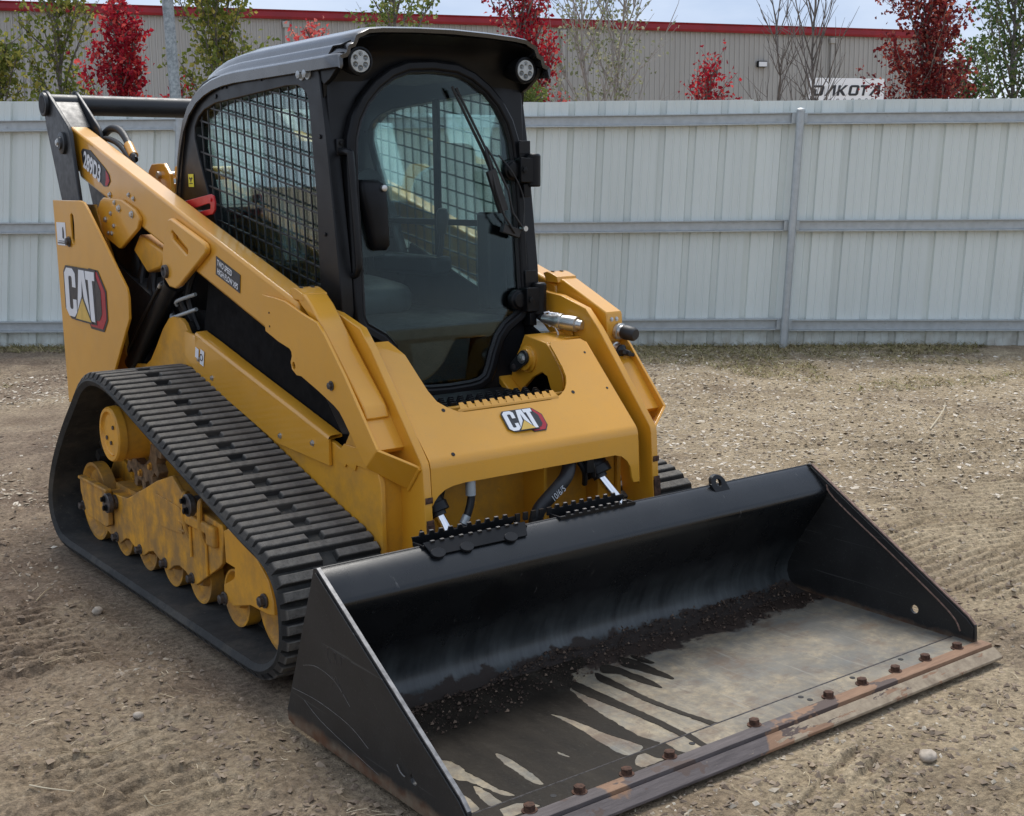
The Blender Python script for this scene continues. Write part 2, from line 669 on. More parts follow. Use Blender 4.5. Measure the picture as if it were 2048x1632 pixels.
def mat_ground():
    M = Mat('packed_soil')
    big = M.noise(0.55, 5, 0.6)
    mid = M.noise(3.1, 7, 0.65, dist=0.4)
    fine = M.noise(46, 6, 0.7)
    tan = M.ramp(mid, [(0.36, (0.345, 0.264, 0.166)), (0.62, (0.485, 0.386, 0.254))])
    brown = M.ramp(mid, [(0.35, (0.200, 0.144, 0.101)), (0.65, (0.325, 0.248, 0.172))])
    sep = M.n('ShaderNodeSeparateXYZ')
    M.l(M.co(), sep.inputs[0])
    # drier towards the far right of the yard, browner near the left track
    gx = M.mr(M.math('SUBTRACT', sep.outputs['X'], M.math('MULTIPLY', sep.outputs['Y'], 0.25)), -2.2, 1.8, -0.13, 0.16)
    k = M.mr(M.math('ADD', big, gx), 0.38, 0.62)
    c = M.mix(k, brown, tan)
    wet = M.mr(M.noise(1.3, 6, 0.6, dist=0.6), 0.56, 0.70, 0, 0.55)
    c = M.mix(wet, c, (0.135, 0.094, 0.068))
    spk = M.mr(fine, 0.32, 0.70, 0.46, 1.46)
    cc = M.n('ShaderNodeCombineColor')
    for i in range(3):
        M.l(spk, cc.inputs[i])
    c = M.mix(1.0, c, cc.outputs[0], 'MULTIPLY')
    chips = M.n('ShaderNodeTexVoronoi')
    chips.inputs['Scale'].default_value = 42
    M.l(M.co(), chips.inputs['Vector'])
    ck = M.mr(chips.outputs['Distance'], 0.10, 0.16, 1, 0)
    ck = M.math('MULTIPLY', ck, M.mr(M.noise(5, 3), 0.48, 0.62))
    c = M.mix(M.math('MULTIPLY', ck, 0.55), c, (0.56, 0.50, 0.40))
    M.color(c)
    M.setv(Roughness=0.95)
    M.b.inputs['Specular IOR Level'].default_value = 0.2
    h = M.math('ADD', M.math('MULTIPLY', M.noise(30, 8, 0.68), 1.0), M.math('MULTIPLY', M.noise(120, 4, 0.7), 0.35))
    M.bump(h, 1.0, 0.020)
    return M.m


g = link('ground', build_ground(), mat_ground())
tag(g, kind='structure')


def scatter_points(n, dmin, dmax, w=24, bias=1.6, seed=0):
    r = np.random.default_rng(seed)
    t = dmin + (dmax - dmin) * r.random(n) ** bias
    a = math.radians(36.875) + np.radians(w) * (r.random(n) * 2 - 1)
    x, y = -2.557 + t * np.sin(a), -2.241 + t * np.cos(a)
    ok = ((x - FA[0]) * FN[0] + (y - FA[1]) * FN[1]) > 0.02
    ok &= ~((np.abs(x) < 1.03) & (y > -0.08) & (y < 3.2))
    return x[ok], y[ok], r


def stones(name, n, smin, smax, mat, seed, dmin=1.6, dmax=11.5, label=None, right=0.0, flat=(0.35, 0.8), w=26, bias=1.5):
    """angular little stones and chips: squashed octahedra with uneven corners"""
    x, y, r = scatter_points(n, dmin, dmax, w, bias, seed)
    clump = fbm(x, y, 0.9, 3, seed)
    k = clump > -0.30 - right * np.clip((x - 1.5) / 3, -1, 1) * 0.5
    x, y = x[k], y[k]
    octa = np.array([(1, 0, 0), (0.1, 1, 0), (-1, 0, 0), (0, -1, 0), (0, 0, 1), (0, 0, -1)], float)
    F = np.array([(0, 1, 4), (1, 2, 4), (2, 3, 4), (3, 0, 4), (1, 0, 5), (2, 1, 5), (3, 2, 5), (0, 3, 5)])
    N = len(x)
    s = smin + (smax - smin) * r.random(N) ** 3.0
    v = octa[None] * (1 + 0.7 * (r.random((N, 6, 1)) - 0.5)) + 0.28 * (r.random((N, 6, 3)) - 0.5)
    v = v * (np.stack([1 + 0.7 * r.random(N), 0.6 + 0.5 * r.random(N), flat[0] + (flat[1] - flat[0]) * r.random(N)], -1)[:, None]) * s[:, None, None]
    a = r.random(N) * 6.28
    c, sn = np.cos(a)[:, None], np.sin(a)[:, None]
    X = v[..., 0] * c - v[..., 1] * sn + x[:, None]
    Y = v[..., 0] * sn + v[..., 1] * c + y[:, None]
    tx, ty = r.normal(size=N) * 0.22, r.normal(size=N) * 0.22
    Z = v[..., 2] + tx[:, None] * (X - x[:, None]) + ty[:, None] * (Y - y[:, None]) + (ground_h(x, y) + s * 0.15)[:, None]
    V = np.stack([X, Y, Z], -1).reshape(-1, 3)
    FF = (F[None] + (np.arange(N) * 6)[:, None, None]).reshape(-1, 3)
    me = bpy.data.meshes.new(name)
    me.from_pydata(V.tolist(), [], FF.tolist())
    o = link(name, me, mat)
    tag(o, label, None, None, 'stuff')
    return o


def island_mat(name, stops, rough=0.9, trans=0.0):
    M = Mat(name)
    g_ = M.n('ShaderNodeNewGeometry')
    c = M.ramp(g_.outputs['Random Per Island'], stops)
    M.color(c)
    M.setv(Roughness=rough)
    M.b.inputs['Specular IOR Level'].default_value = 0.25
    if trans:
        tl = M.n('ShaderNodeBsdfTranslucent')
        M.l(c, tl.inputs[0])
        m = M.n('ShaderNodeMixShader')
        m.inputs[0].default_value = trans
        M.l(M.b.outputs[0], m.inputs[1])
        M.l(tl.outputs[0], m.inputs[2])
        M.l(m.outputs[0], M.out.inputs[0])
    return M.m


m_peb = island_mat('pebbles', [(0.0, (0.28, 0.22, 0.165)), (0.5, (0.40, 0.34, 0.26)), (0.85, (0.46, 0.40, 0.31)), (1.0, (0.64, 0.58, 0.48))])
m_clod = island_mat('soil_clods', [(0.0, (0.17, 0.125, 0.090)), (1.0, (0.36, 0.28, 0.20))])
m_chip = island_mat('pale_chips', [(0.0, (0.30, 0.24, 0.17)), (0.6, (0.48, 0.41, 0.31)), (1.0, (0.70, 0.63, 0.53))])
stones('gravel', 15000, 0.0022, 0.012, m_peb, 5, label='small pale pebbles strewn over the bare soil of the yard')
stones('wood_chips', 42000, 0.004, 0.017, m_chip, 15, 5.6, 11.8, 'pale flat chips strewn thickly over the soil towards the fence', 1.0, (0.12, 0.3), bias=0.8)
stones('soil_crumbs', 44000, 0.002, 0.013, m_clod, 9, label='brown crumbs of loose soil lying over the yard')


def blades(name, x, y, L, wd, up, mat, seed, label, curl=0.5):
    """thin bent strips lying or standing on the soil"""
    r = np.random.default_rng(seed)
    N = len(x)
    a = r.random(N) * 6.283
    l = L[0] + (L[1] - L[0]) * r.random(N) ** 2
    u = up[0] + (up[1] - up[0]) * r.random(N)
    w = wd * (0.6 + 0.8 * r.random(N))
    z0 = ground_h(x, y) + 0.002
    P = []
    for k in range(4):
        f = k / 3
        bend = (r.random(N) - 0.5) * curl * f
        dx, dy = np.cos(a + bend), np.sin(a + bend)
        cx_, cy_ = x + dx * l * f * np.cos(u), y + dy * l * f * np.cos(u)
        cz = z0 + l * np.sin(u) * (f - 0.35 * f * f) + 0.004 * r.random(N)
        ww = w * (1 - 0.75 * f)
        P.append(np.stack([cx_ - dy * ww, cy_ + dx * ww, cz], -1))
        P.append(np.stack([cx_ + dy * ww, cy_ - dx * ww, cz + 0.0006], -1))
    V = np.stack(P, 1).reshape(-1, 3)
    F = np.array([(0, 1, 3, 2), (2, 3, 5, 4), (4, 5, 7, 6)])
    FF = (F[None] + (np.arange(N) * 8)[:, None, None]).reshape(-1, 4)
    me = bpy.data.meshes.new(name)
    me.from_pydata(V.tolist(), [], FF.tolist())
    o = link(name, me, mat)
    tag(o, label, None, None, 'stuff')
    return o


m_straw = island_mat('dry_straw', [(0.0, (0.24, 0.18, 0.11)), (0.6, (0.42, 0.34, 0.22)), (1.0, (0.60, 0.52, 0.38))])
m_gr = island_mat('dry_grass', [(0.0, (0.16, 0.13, 0.055)), (0.4, (0.17, 0.165, 0.055)), (0.7, (0.33, 0.26, 0.13)), (1.0, (0.46, 0.38, 0.22))])
x, y, r_ = scatter_points(3200, 1.6, 11.5, 26, 1.4, 31)
blades('straw', x, y, (0.015, 0.13), 0.0011, (0.0, 0.22), m_straw, 2, 'scattered bits of dry straw lying on the bare soil', 1.6)
r_ = np.random.default_rng(77)
n_ = 60000
s_ = -3 + 16 * r_.random(n_)
t_ = 0.04 + 3.2 * r_.random(n_) ** 1.6
k_ = fbm(s_, t_, 1.3, 3, 90) > -0.25 + 0.33 * t_ - 0.5 * (t_ < 0.5)
s_, t_ = s_[k_], t_[k_]
gx_, gy_ = FA[0] + FD[0] * s_ + FN[0] * t_, FA[1] + FD[1] * s_ + FN[1] * t_
blades('grass', gx_, gy_, (0.04, 0.16), 0.0034, (0.05, 0.7), m_gr, 3, 'strip of flattened dry grass at the foot of the fence', 1.2)

# a few bigger stones and sticks that can be picked out one by one
m_stone = plain('pale_stone', (0.40, 0.34, 0.27), 0.9, var=0.3, scale=40)


def loose_stone(x, y, s, label, seed):
    r = random.Random(seed)
    b = bmesh.new()
    bmesh.ops.create_icosphere(b, subdivisions=2, radius=s)
    for v in b.verts:
        v.co *= 1 + 0.22 * (r.random() - 0.5)
        v.co.z *= 0.7
        v.co.x *= 1.2
    me = bpy.data.meshes.new('stone')
    b.to_mesh(me)
    b.free()
    for p in me.polygons:
        p.use_smooth = True
    o = link('stone', me, m_stone)
    o.location = (x, y, float(ground_h(np.array([x]), np.array([y]))[0]) + s * 0.45)
    o.rotation_euler = (0, 0, r.random() * 6)
    tag(o, label, 'stone', 'loose stones on the soil')


def twig(pts, r0, label):
    b = MB()
    P = [(x, y, float(ground_h(np.array([x]), np.array([y]))[0]) + 0.007 + dz) for x, y, dz in pts]
    b.tube(cr_path(P, 5), r0, 6, r0 * 0.4)
    o = b.build('twig', m_straw)
    tag(o, label, 'twig', 'twigs lying on the soil')


loose_stone(-1.12, 2.22, 0.020, 'pale round stone lying beside the middle of the near rubber track', 1)
loose_stone(-1.351, 1.201, 0.015, 'small pinkish stone on bare soil in front of the near track', 2)
loose_stone(0.243, -0.36, 0.024, 'largest pale stone on the soil in front of the bucket edge', 3)
loose_stone(1.964, 1.574, 0.028, 'dark rounded stone on the soil to the right of the bucket', 4)
loose_stone(0.43, -0.55, 0.017, 'cream stone near the lower right corner of the yard', 5)
twig([(-1.60, 1.11, 0), (-1.513, 1.02, 0.004), (-1.462, 1.047, 0.012), (-1.392, 1.044, 0)], 0.0032, 'long forked pale straw stalk lying left of the bucket')
twig([(-1.272, 2.442, 0), (-1.22, 2.50, 0.01), (-1.175, 2.567, 0)], 0.003, 'dark thin stick lying left of the near track')
twig([(-1.744, 0.917, 0), (-1.706, 0.897, 0.005), (-1.651, 0.85, 0)], 0.0028, 'bent straw stalk at the lower left edge of the yard')
twig([(-1.532, 0.677, 0), (-1.522, 0.637, 0.004), (-1.47, 0.622, 0)], 0.0028, 'kinked straw stalk left of the bucket side plate')
twig([(4.168, 2.38, 0), (4.594, 2.583, 0.03), (4.93, 2.794, 0.02)], 0.006, 'pale straw stalk on the soil right of the loader')
twig([(8.165, 8.925 - 2.6, 0), (8.6, 6.5, 0.02), (9.027, 6.45, 0)], 0.008, 'pale branch lying on dry grass near the fence foot')

# ================================================================== FENCE
fence = empty('metal_fence', (FA[0] + FD[0] * 6, FA[1] + FD[1] * 6, 0), 'long pale grey corrugated metal fence on galvanised posts behind the loader', 'fence')


def lean(s):
    return max(0.046, 0.10 - 0.0105 * s)


def fp(s, off, z):
    q = s + (z - 1.1) * lean(s)
    return Vector((FA[0] + FD[0] * q + FN[0] * off, FA[1] + FD[1] * q + FN[1] * off, z))


def ftop(s):
    return 2.335 - 0.0165 * min(s, 5.0) - 0.004 * max(0, s - 5.0)


def mat_sheet():
    M = Mat('galvalume_sheet')
    sep = M.n('ShaderNodeSeparateXYZ')
    M.l(M.co(), sep.inputs[0])
    n = M.noise(2.4, 5, 0.6, stretch=(1, 1, 0.25))
    c = M.ramp(n, [(0.3, (0.66, 0.705, 0.665)), (0.7, (0.74, 0.785, 0.745))])
    st = M.mr(M.noise(9, 4, 0.6, stretch=(1, 1, 0.06)), 0.5, 0.8, 0, 0.16)
    c = M.mix(st, c, (0.46, 0.495, 0.475))
    low = M.math('MULTIPLY', M.mr(sep.outputs['Z'], 0.0, 0.22, 1, 0), M.mr(M.noise(9, 5), 0.3, 0.7))
    c = M.mix(M.math('MULTIPLY', low, 0.75), c, (0.33, 0.29, 0.22))
    oi = M.n('ShaderNodeObjectInfo')
    c = M.mix(M.mr(oi.outputs['Random'], 0, 1, 0, 0.22), c, (0.40, 0.44, 0.42))
    M.color(c)
    M.rough(M.mr(n, 0.3, 0.7, 0.42, 0.56))
    M.setv(Metallic=0.12)
    M.bump(M.noise(60, 3), 0.08, 0.002)
    return M.m


M_SHEET = mat_sheet()
RIB = 0.28
for k in range(-4, 16):
    s0 = 0.155 + k * RIB * 3
    prof = []
    for j in range(3):
        a = s0 + j * RIB
        for ds, d in ((0.0, 0.0), (0.012, -0.026), (0.064, -0.026), (0.076, 0.0), (0.137, 0.0), (0.143, 0.005), (0.151, 0.005), (0.157, 0.0), (0.207, 0.0), (0.213, 0.005), (0.221, 0.005), (0.227, 0.0)):
            prof.append((a + ds, d))
    prof.append((s0 + 3 * RIB + 0.012, 0.002))
    dz = random.uniform(-0.008, 0.008)
    do = random.uniform(-0.003, 0.003)
    b = MB()
    rows = []
    for zz in (-0.06, 0.6, 1.2, 1.8, None):
        rows.append([b.bm.verts.new(fp(s, d + do + 0.004 * (k % 2), (ftop(s) + dz) if zz is None else zz)) for s, d in prof])
    for A, B in zip(rows, rows[1:]):
        for i in range(len(A) - 1):
            b.bm.faces.new((A[i], A[i + 1], B[i + 1], B[i]))
    o = b.build('fence_panel', M_SHEET, fence, sharp=20)
    sm = o.modifiers.new('gauge', 'SOLIDIFY')
    sm.thickness = 0.0012

posts = (-4.15, 1.565, 7.30, 13.0)
for s in posts:
    b = MB()
    q0, q1 = fp(s, 0.125, -0.15), fp(s, 0.125, 2.14)
    b.tube([q0, q0.lerp(q1, 0.5), q1], 0.036, 20)
    b.lathe(q1 + Vector((0, 0, -0.01)), (0, 0, 1), [(0, 0.039), (0.022, 0.039), (0.034, 0.024), (0.037, 0)], 20)
    b.build('fence_post', M_GALV, fence)
for z0, dz in ((2.075, 0.0), (1.113, 0.0), (0.20, 0.0)):
    for i in range(len(posts) - 1):
        sa, sb = posts[i] + 0.03, posts[i + 1] - 0.03
        zo = random.uniform(-0.006, 0.006)
        b = MB()
        N = 10
        # hat channel: top flange, web, bottom flange
        pf = [(0.012, 0.052), (0.075, 0.052), (0.075, 0.044), (0.040, 0.040), (0.040, -0.034), (0.075, -0.040), (0.075, -0.050), (0.012, -0.050)]
        rows = []
        for t in range(N + 1):
            s = sa + (sb - sa) * t / N
            sag = -0.006 * math.sin(math.pi * t / N) + (0.028 - 0.016 * min(s, 6) / 6 * 1.75 if z0 > 2 else (0.03 * max(0, 1 - s / 5) if z0 > 1 else 0.0))
            rows.append([b.bm.verts.new(fp(s, o_, z0 + zo + zz + sag)) for o_, zz in pf])
        for A, B in zip(rows, rows[1:]):
            for q in range(len(pf) - 1):
                b.bm.faces.new((A[q], A[q + 1], B[q + 1], B[q]))
        o = b.build('fence_rail', M_GALV, fence, sharp=20)
        sm = o.modifiers.new('gauge', 'SOLIDIFY')
        sm.thickness = 0.002
        s = sa + 0.2
        while s < sb - 0.1:
            bolt(fence, fp(s, 0.042, z0 + random.choice((-0.006, 0.012))), (FN[0], FN[1], 0), 0.0055, 0.006, M_GALV, 'screw')
            s += random.choice((0.28, 0.56, 0.42))
        for se in (sa, sb):      # clip plates where the rails meet the post
            b = MB()
            b.plate([(-0.04, -0.04), (0.04, -0.04), (0.04, 0.045), (-0.04, 0.045)], lambda u, v, w: fp(se + u, 0.080 + w, z0 + v), 0.006)
            b.build('rail_clip', M_GALV, fence)

# ================================================================== WAREHOUSE
BE = Vector((0.9190, -0.3942, 0))
BN = Vector((-0.3942, -0.9190, 0))
B0 = Vector((10.72, 44.8, 0))
ware = empty('warehouse', (27, 38, 0), 'long beige ribbed metal warehouse with red roof trim beyond the fence', 'building')


def mat_wall():
    M = Mat('beige_ribbed_sheet')
    n = M.noise(0.5, 5, 0.6, stretch=(1, 1, 0.3))
    M.color(M.ramp(n, [(0.3, (0.365, 0.355, 0.330)), (0.7, (0.430, 0.418, 0.390))]))
    M.setv(Roughness=0.6)
    return M.m


M_WALL = mat_wall()
M_TRIM = plain('red_trim', (0.26, 0.006, 0.016), 0.42, var=0.15, scale=1.5)
M_RF = plain('roof_sheet', (0.5, 0.5, 0.5), 0.5)


def bp(s, off, z):
    return B0 + BE * s + BN * off + Vector((0, 0, z))


def btop(s):
    return 7.88 - 0.0101 * s


PW, BP = 5.25, 0.21
s = -15.75
while s < 36.5:
    w = min(PW, 36.6 - s)
    n = int(round(w / BP))
    prof = []
    for j in range(n):
        a = s + j * BP
        prof += [(a, 0.0), (a + 0.085, 0.0), (a + 0.10, 0.045), (a + 0.145, 0.045), (a + 0.16, 0.0)] if True else []
    prof.append((s + n * BP, 0.0))
    b = MB()
    A = [b.bm.verts.new(bp(q, d, -0.3)) for q, d in prof]
    B = [b.bm.verts.new(bp(q, d, btop(q) - 0.25)) for q, d in prof]
    for i in range(len(A) - 1):
        b.bm.faces.new((A[i], A[i + 1], B[i + 1], B[i]))
    b.build('wall_panel', M_WALL, ware, sharp=15)
    s += PW
b = MB()
for s in np.arange(-15.75, 36.7, 5.245):
    e = min(s + 5.245, 36.75)
    pf = [(0.06, -0.32), (0.17, -0.32), (0.20, -0.24), (0.20, -0.07), (0.26, 0.0), (-0.4, 0.04), (-0.4, -0.32)]
    L = [[b.bm.verts.new(bp(q, o_, btop(q) + z)) for o_, z in pf] for q in (s, e)]
    for i in range(len(pf) - 1):
        b.bm.faces.new((L[0][i], L[0][i + 1], L[1][i + 1], L[1][i]))
b.build('roof_trim', M_TRIM, ware, sharp=12)
b = MB()
V = [bp(-15.75, -0.4, btop(-15) + 0.0), bp(36.7, -0.4, btop(36.7)), bp(36.7, -30, btop(36.7) + 0.2), bp(-15.75, -30, btop(-15) + 0.2)]
b.bm.faces.new([b.bm.verts.new(v) for v in V])
b.build('roof', M_RF, ware)
b = MB()
b.bm.faces.new([b.bm.verts.new(v) for v in (bp(36.7, 0.05, -0.3), bp(36.7, -30, -0.3), bp(36.7, -30, btop(36.7) - 0.1), bp(36.7, 0.05, btop(36.7) - 0.1))])
b.build('end_wall', M_WALL, ware)
for s in (0.75, 9.75, 20.25, 31.6):
    b = MB()
    b.plate([(-0.06, -0.1), (0.06, -0.1), (0.06, btop(s) - 0.40), (-0.06, btop(s) - 0.40)], lambda u, v, w: bp(s + u, 0.06 + w, v), 0.1)
    b.plate([(-0.11, btop(s) - 0.62), (0.11, btop(s) - 0.62), (0.13, btop(s) - 0.40), (-0.13, btop(s) - 0.40)], lambda u, v, w: bp(s + u, 0.055 + w, v), 0.16)
    b.build('downspout', M_WALL, ware, 0.01)
s = (Vector((36.8, 33.24, 0)) - B0).dot(BE)
b = MB()
b.plate([(-0.2, -0.12), (0.2, -0.12), (0.2, 0.12), (-0.2, 0.12)], lambda u, v, w: bp(s + u, 0.05 + w, 6.1 + v), 0.18)
wl = b.build('wall_lamp', M_BLACK, ware, 0.02)
b = MB()
b.plate([(-0.17, -0.10), (0.17, -0.10), (0.17, 0.08), (-0.17, 0.08)], lambda u, v, w: bp(s + u, 0.232 + w, 6.1 + v), 0.02)
link('lamp_lens', b.mesh('lamp_lens'), M_DW, wl)

# ---- sign behind the fence
sg = empty('sign_board', (21.7, 17.0, 0), 'white rectangular sign board with black lettering standing behind the fence', 'sign')
SR = Vector((22.34 - 21.06, 16.58 - 17.55, 0)).normalized()
SM = frame((21.0, 17.595, 0), SR, (0, 0, 1))
b = MB()
b.plate([(0, 2.75), (1.72, 2.75), (1.72, 3.80), (0, 3.84)], lambda u, v, w: SM @ Vector((u, v, -w)), 0.06)
b.build('board', plain('sign_white', (0.93, 0.93, 0.93), 0.5, var=0.02), sg, 0.006)
for u in (0.15, 1.5):
    b = MB()
    b.plate([(u, -0.1), (u + 0.09, -0.1), (u + 0.09, 3.4), (u, 3.4)], lambda a, v, w: SM @ Vector((a, v, -0.07 - w)), 0.09)
    b.build('leg', M_GALV, sg)
# DAKOTA, slanted wide letters built as strokes
LET = {
    'D': [[(0, 1), (.92, 1), (1, .86), (.86, .12), (.72, 0), (-.02, 0), (.13, .62), (.34, .62), (.26, .2), (.62, .2), (.74, .8), (-.02, .8)]],
    'A': [[(-.02, 0), (.22, 0), (.74, .74), (.68, 0), (.9, 0), (1, 1), (.66, 1)]],
    'K': [[(0, 0), (.22, 0), (.40, 1), (.18, 1)], [(.24, .46), (.75, 1), (1.02, 1), (.52, .52), (.82, 0), (.56, 0)]],
    'O': [[(.12, 0), (.72, 0), (.88, .14), (1, .86), (.88, 1), (.28, 1), (.12, .86), (0, .14)]],
    'T': [[(.06, .8), (.34, .8), (.2, 0), (.42, 0), (.57, .8), (.9, .8), (.94, 1), (.1, 1)]]}
u0 = 0.085
for ch in 'DAKOTA':
    b = MB()
    wch = 0.262 if ch != 'T' else 0.235
    for L in LET[ch]:
        L2 = [(u0 + p[0] * wch, 3.435 + p[1] * 0.235 - 0.006 * u0) for p in L]
        H = [[(u0 + p[0] * wch, 3.435 + p[1] * 0.235 - 0.006 * u0) for p in [(.24, .2), (.64, .2), (.76, .8), (.36, .8)]]] if ch == 'O' else ()
        b.plate(L2, lambda u, v, w: SM @ Vector((u, v, w)), 0.008, H)
    b.build('letter', M_DK, sg)
    u0 += wch + 0.008
    if ch == 'T':
        u0 -= 0.03
# tops of the small second row that peeks over the fence
b = MB()
for u in (0.15, 0.32, 0.44, 0.62, 0.78, 0.96, 1.12, 1.28, 1.42):
    b.plate([(u, 3.29), (u + 0.014, 3.355), (u + 0.055, 3.365), (u + 0.075, 3.345), (u + 0.062, 3.342), (u + 0.05, 3.352), (u + 0.022, 3.346), (u + 0.014, 3.29)], lambda a, v, w: SM @ Vector((a, v, w)), 0.006)
b.build('small_lettering', M_DK, sg)

# ---- galvanised lamp pole
pole = empty('light_pole', (3.31, 12.11, 0), 'tall mottled galvanised steel light pole rising behind the fence', 'pole')


def mat_pole():
    M = Mat('mottled_zinc')
    c = M.ramp(M.noise(26, 5, 0.7), [(0.38, (0.20, 0.225, 0.235)), (0.62, (0.37, 0.40, 0.41))])
    M.color(c)
    M.setv(Roughness=0.5, Metallic=0.35)
    return M.m


b = MB()
b.tube([(3.42, 12.0, -0.2), (3.36, 12.06, 2.5), (3.27, 12.15, 6.8)], 0.071, 24, 0.060)
b.build('pole_shaft', mat_pole(), pole)
b = MB()
b.lathe((3.42, 12.0, 0.0), (0, 0, 1), [(-0.02, 0.17), (0.03, 0.17), (0.035, 0.1), (0.1, 0.078)], 24)
b.build('base_flange', M_GALV, pole)

# ================================================================== TREES
M_BARK = plain('grey_bark', (0.16, 0.14, 0.125), 0.9, var=0.35, scale=12)
M_BARKP = plain('pale_bark', (0.34, 0.31, 0.28), 0.85, var=0.25, scale=12)


def leafmat(name, stops):
    return island_mat(name, stops, 0.6, 0.5)


L_OLIVE = leafmat('olive_leaves', [(0.0, (0.099, 0.137, 0.026)), (0.5, (0.189, 0.221, 0.048)), (0.85, (0.309, 0.299, 0.066)), (1.0, (0.530, 0.442, 0.111))])
L_GREEN = leafmat('green_leaves', [(0.0, (0.088, 0.133, 0.031)), (0.5, (0.166, 0.221, 0.057)), (0.9, (0.265, 0.309, 0.088)), (1.0, (0.442, 0.442, 0.155))])
L_DGREEN = leafmat('dark_green_leaves', [(0.0, (0.048, 0.088, 0.031)), (0.6, (0.099, 0.155, 0.048)), (1.0, (0.221, 0.255, 0.088))])
L_GREYG = leafmat('grey_green_leaves', [(0.0, (0.155, 0.177, 0.099)), (0.6, (0.287, 0.309, 0.177)), (1.0, (0.486, 0.464, 0.309))])
L_RED = leafmat('crimson_leaves', [(0.0, (0.202, 0.006, 0.018)), (0.5, (0.420, 0.016, 0.037)), (0.85, (0.621, 0.047, 0.054)), (1.0, (0.750, 0.155, 0.124))])
L_PINK = leafmat('rose_red_leaves', [(0.0, (0.439, 0.035, 0.053)), (0.6, (0.750, 0.105, 0.105)), (1.0, (0.750, 0.299, 0.229))])
L_DRED = leafmat('dark_red_leaves', [(0.0, (0.085, 0.013, 0.016)), (0.5, (0.202, 0.022, 0.025)), (0.85, (0.342, 0.054, 0.040)), (1.0, (0.466, 0.186, 0.124))])


def leaves_mesh(pts, size, seed, aspect=0.75):
    r = np.random.default_rng(seed)
    P = np.asarray(pts)
    N = len(P)
    s = size * (0.6 + 0.8 * r.random(N))
    a = r.normal(size=(N, 3))
    a /= np.linalg.norm(a, axis=1)[:, None]
    b = np.cross(a, r.normal(size=(N, 3)))
    b /= np.linalg.norm(b, axis=1)[:, None]
    c = np.cross(a, b)
    f = 0.25 * c * s[:, None]
    V = np.stack([P - a * s[:, None] * 0.5, P + b * (s * aspect * 0.5)[:, None] + f, P + a * s[:, None] * 0.55, P - b * (s * aspect * 0.5)[:, None] + f], 1).reshape(-1, 3)
    i = np.arange(N)[:, None] * 4
    F = np.concatenate([i + [0, 1, 2], i + [0, 2, 3]], 0)
    me = bpy.data.meshes.new('crown')
    me.from_pydata(V.tolist(), [], F.tolist())
    return me


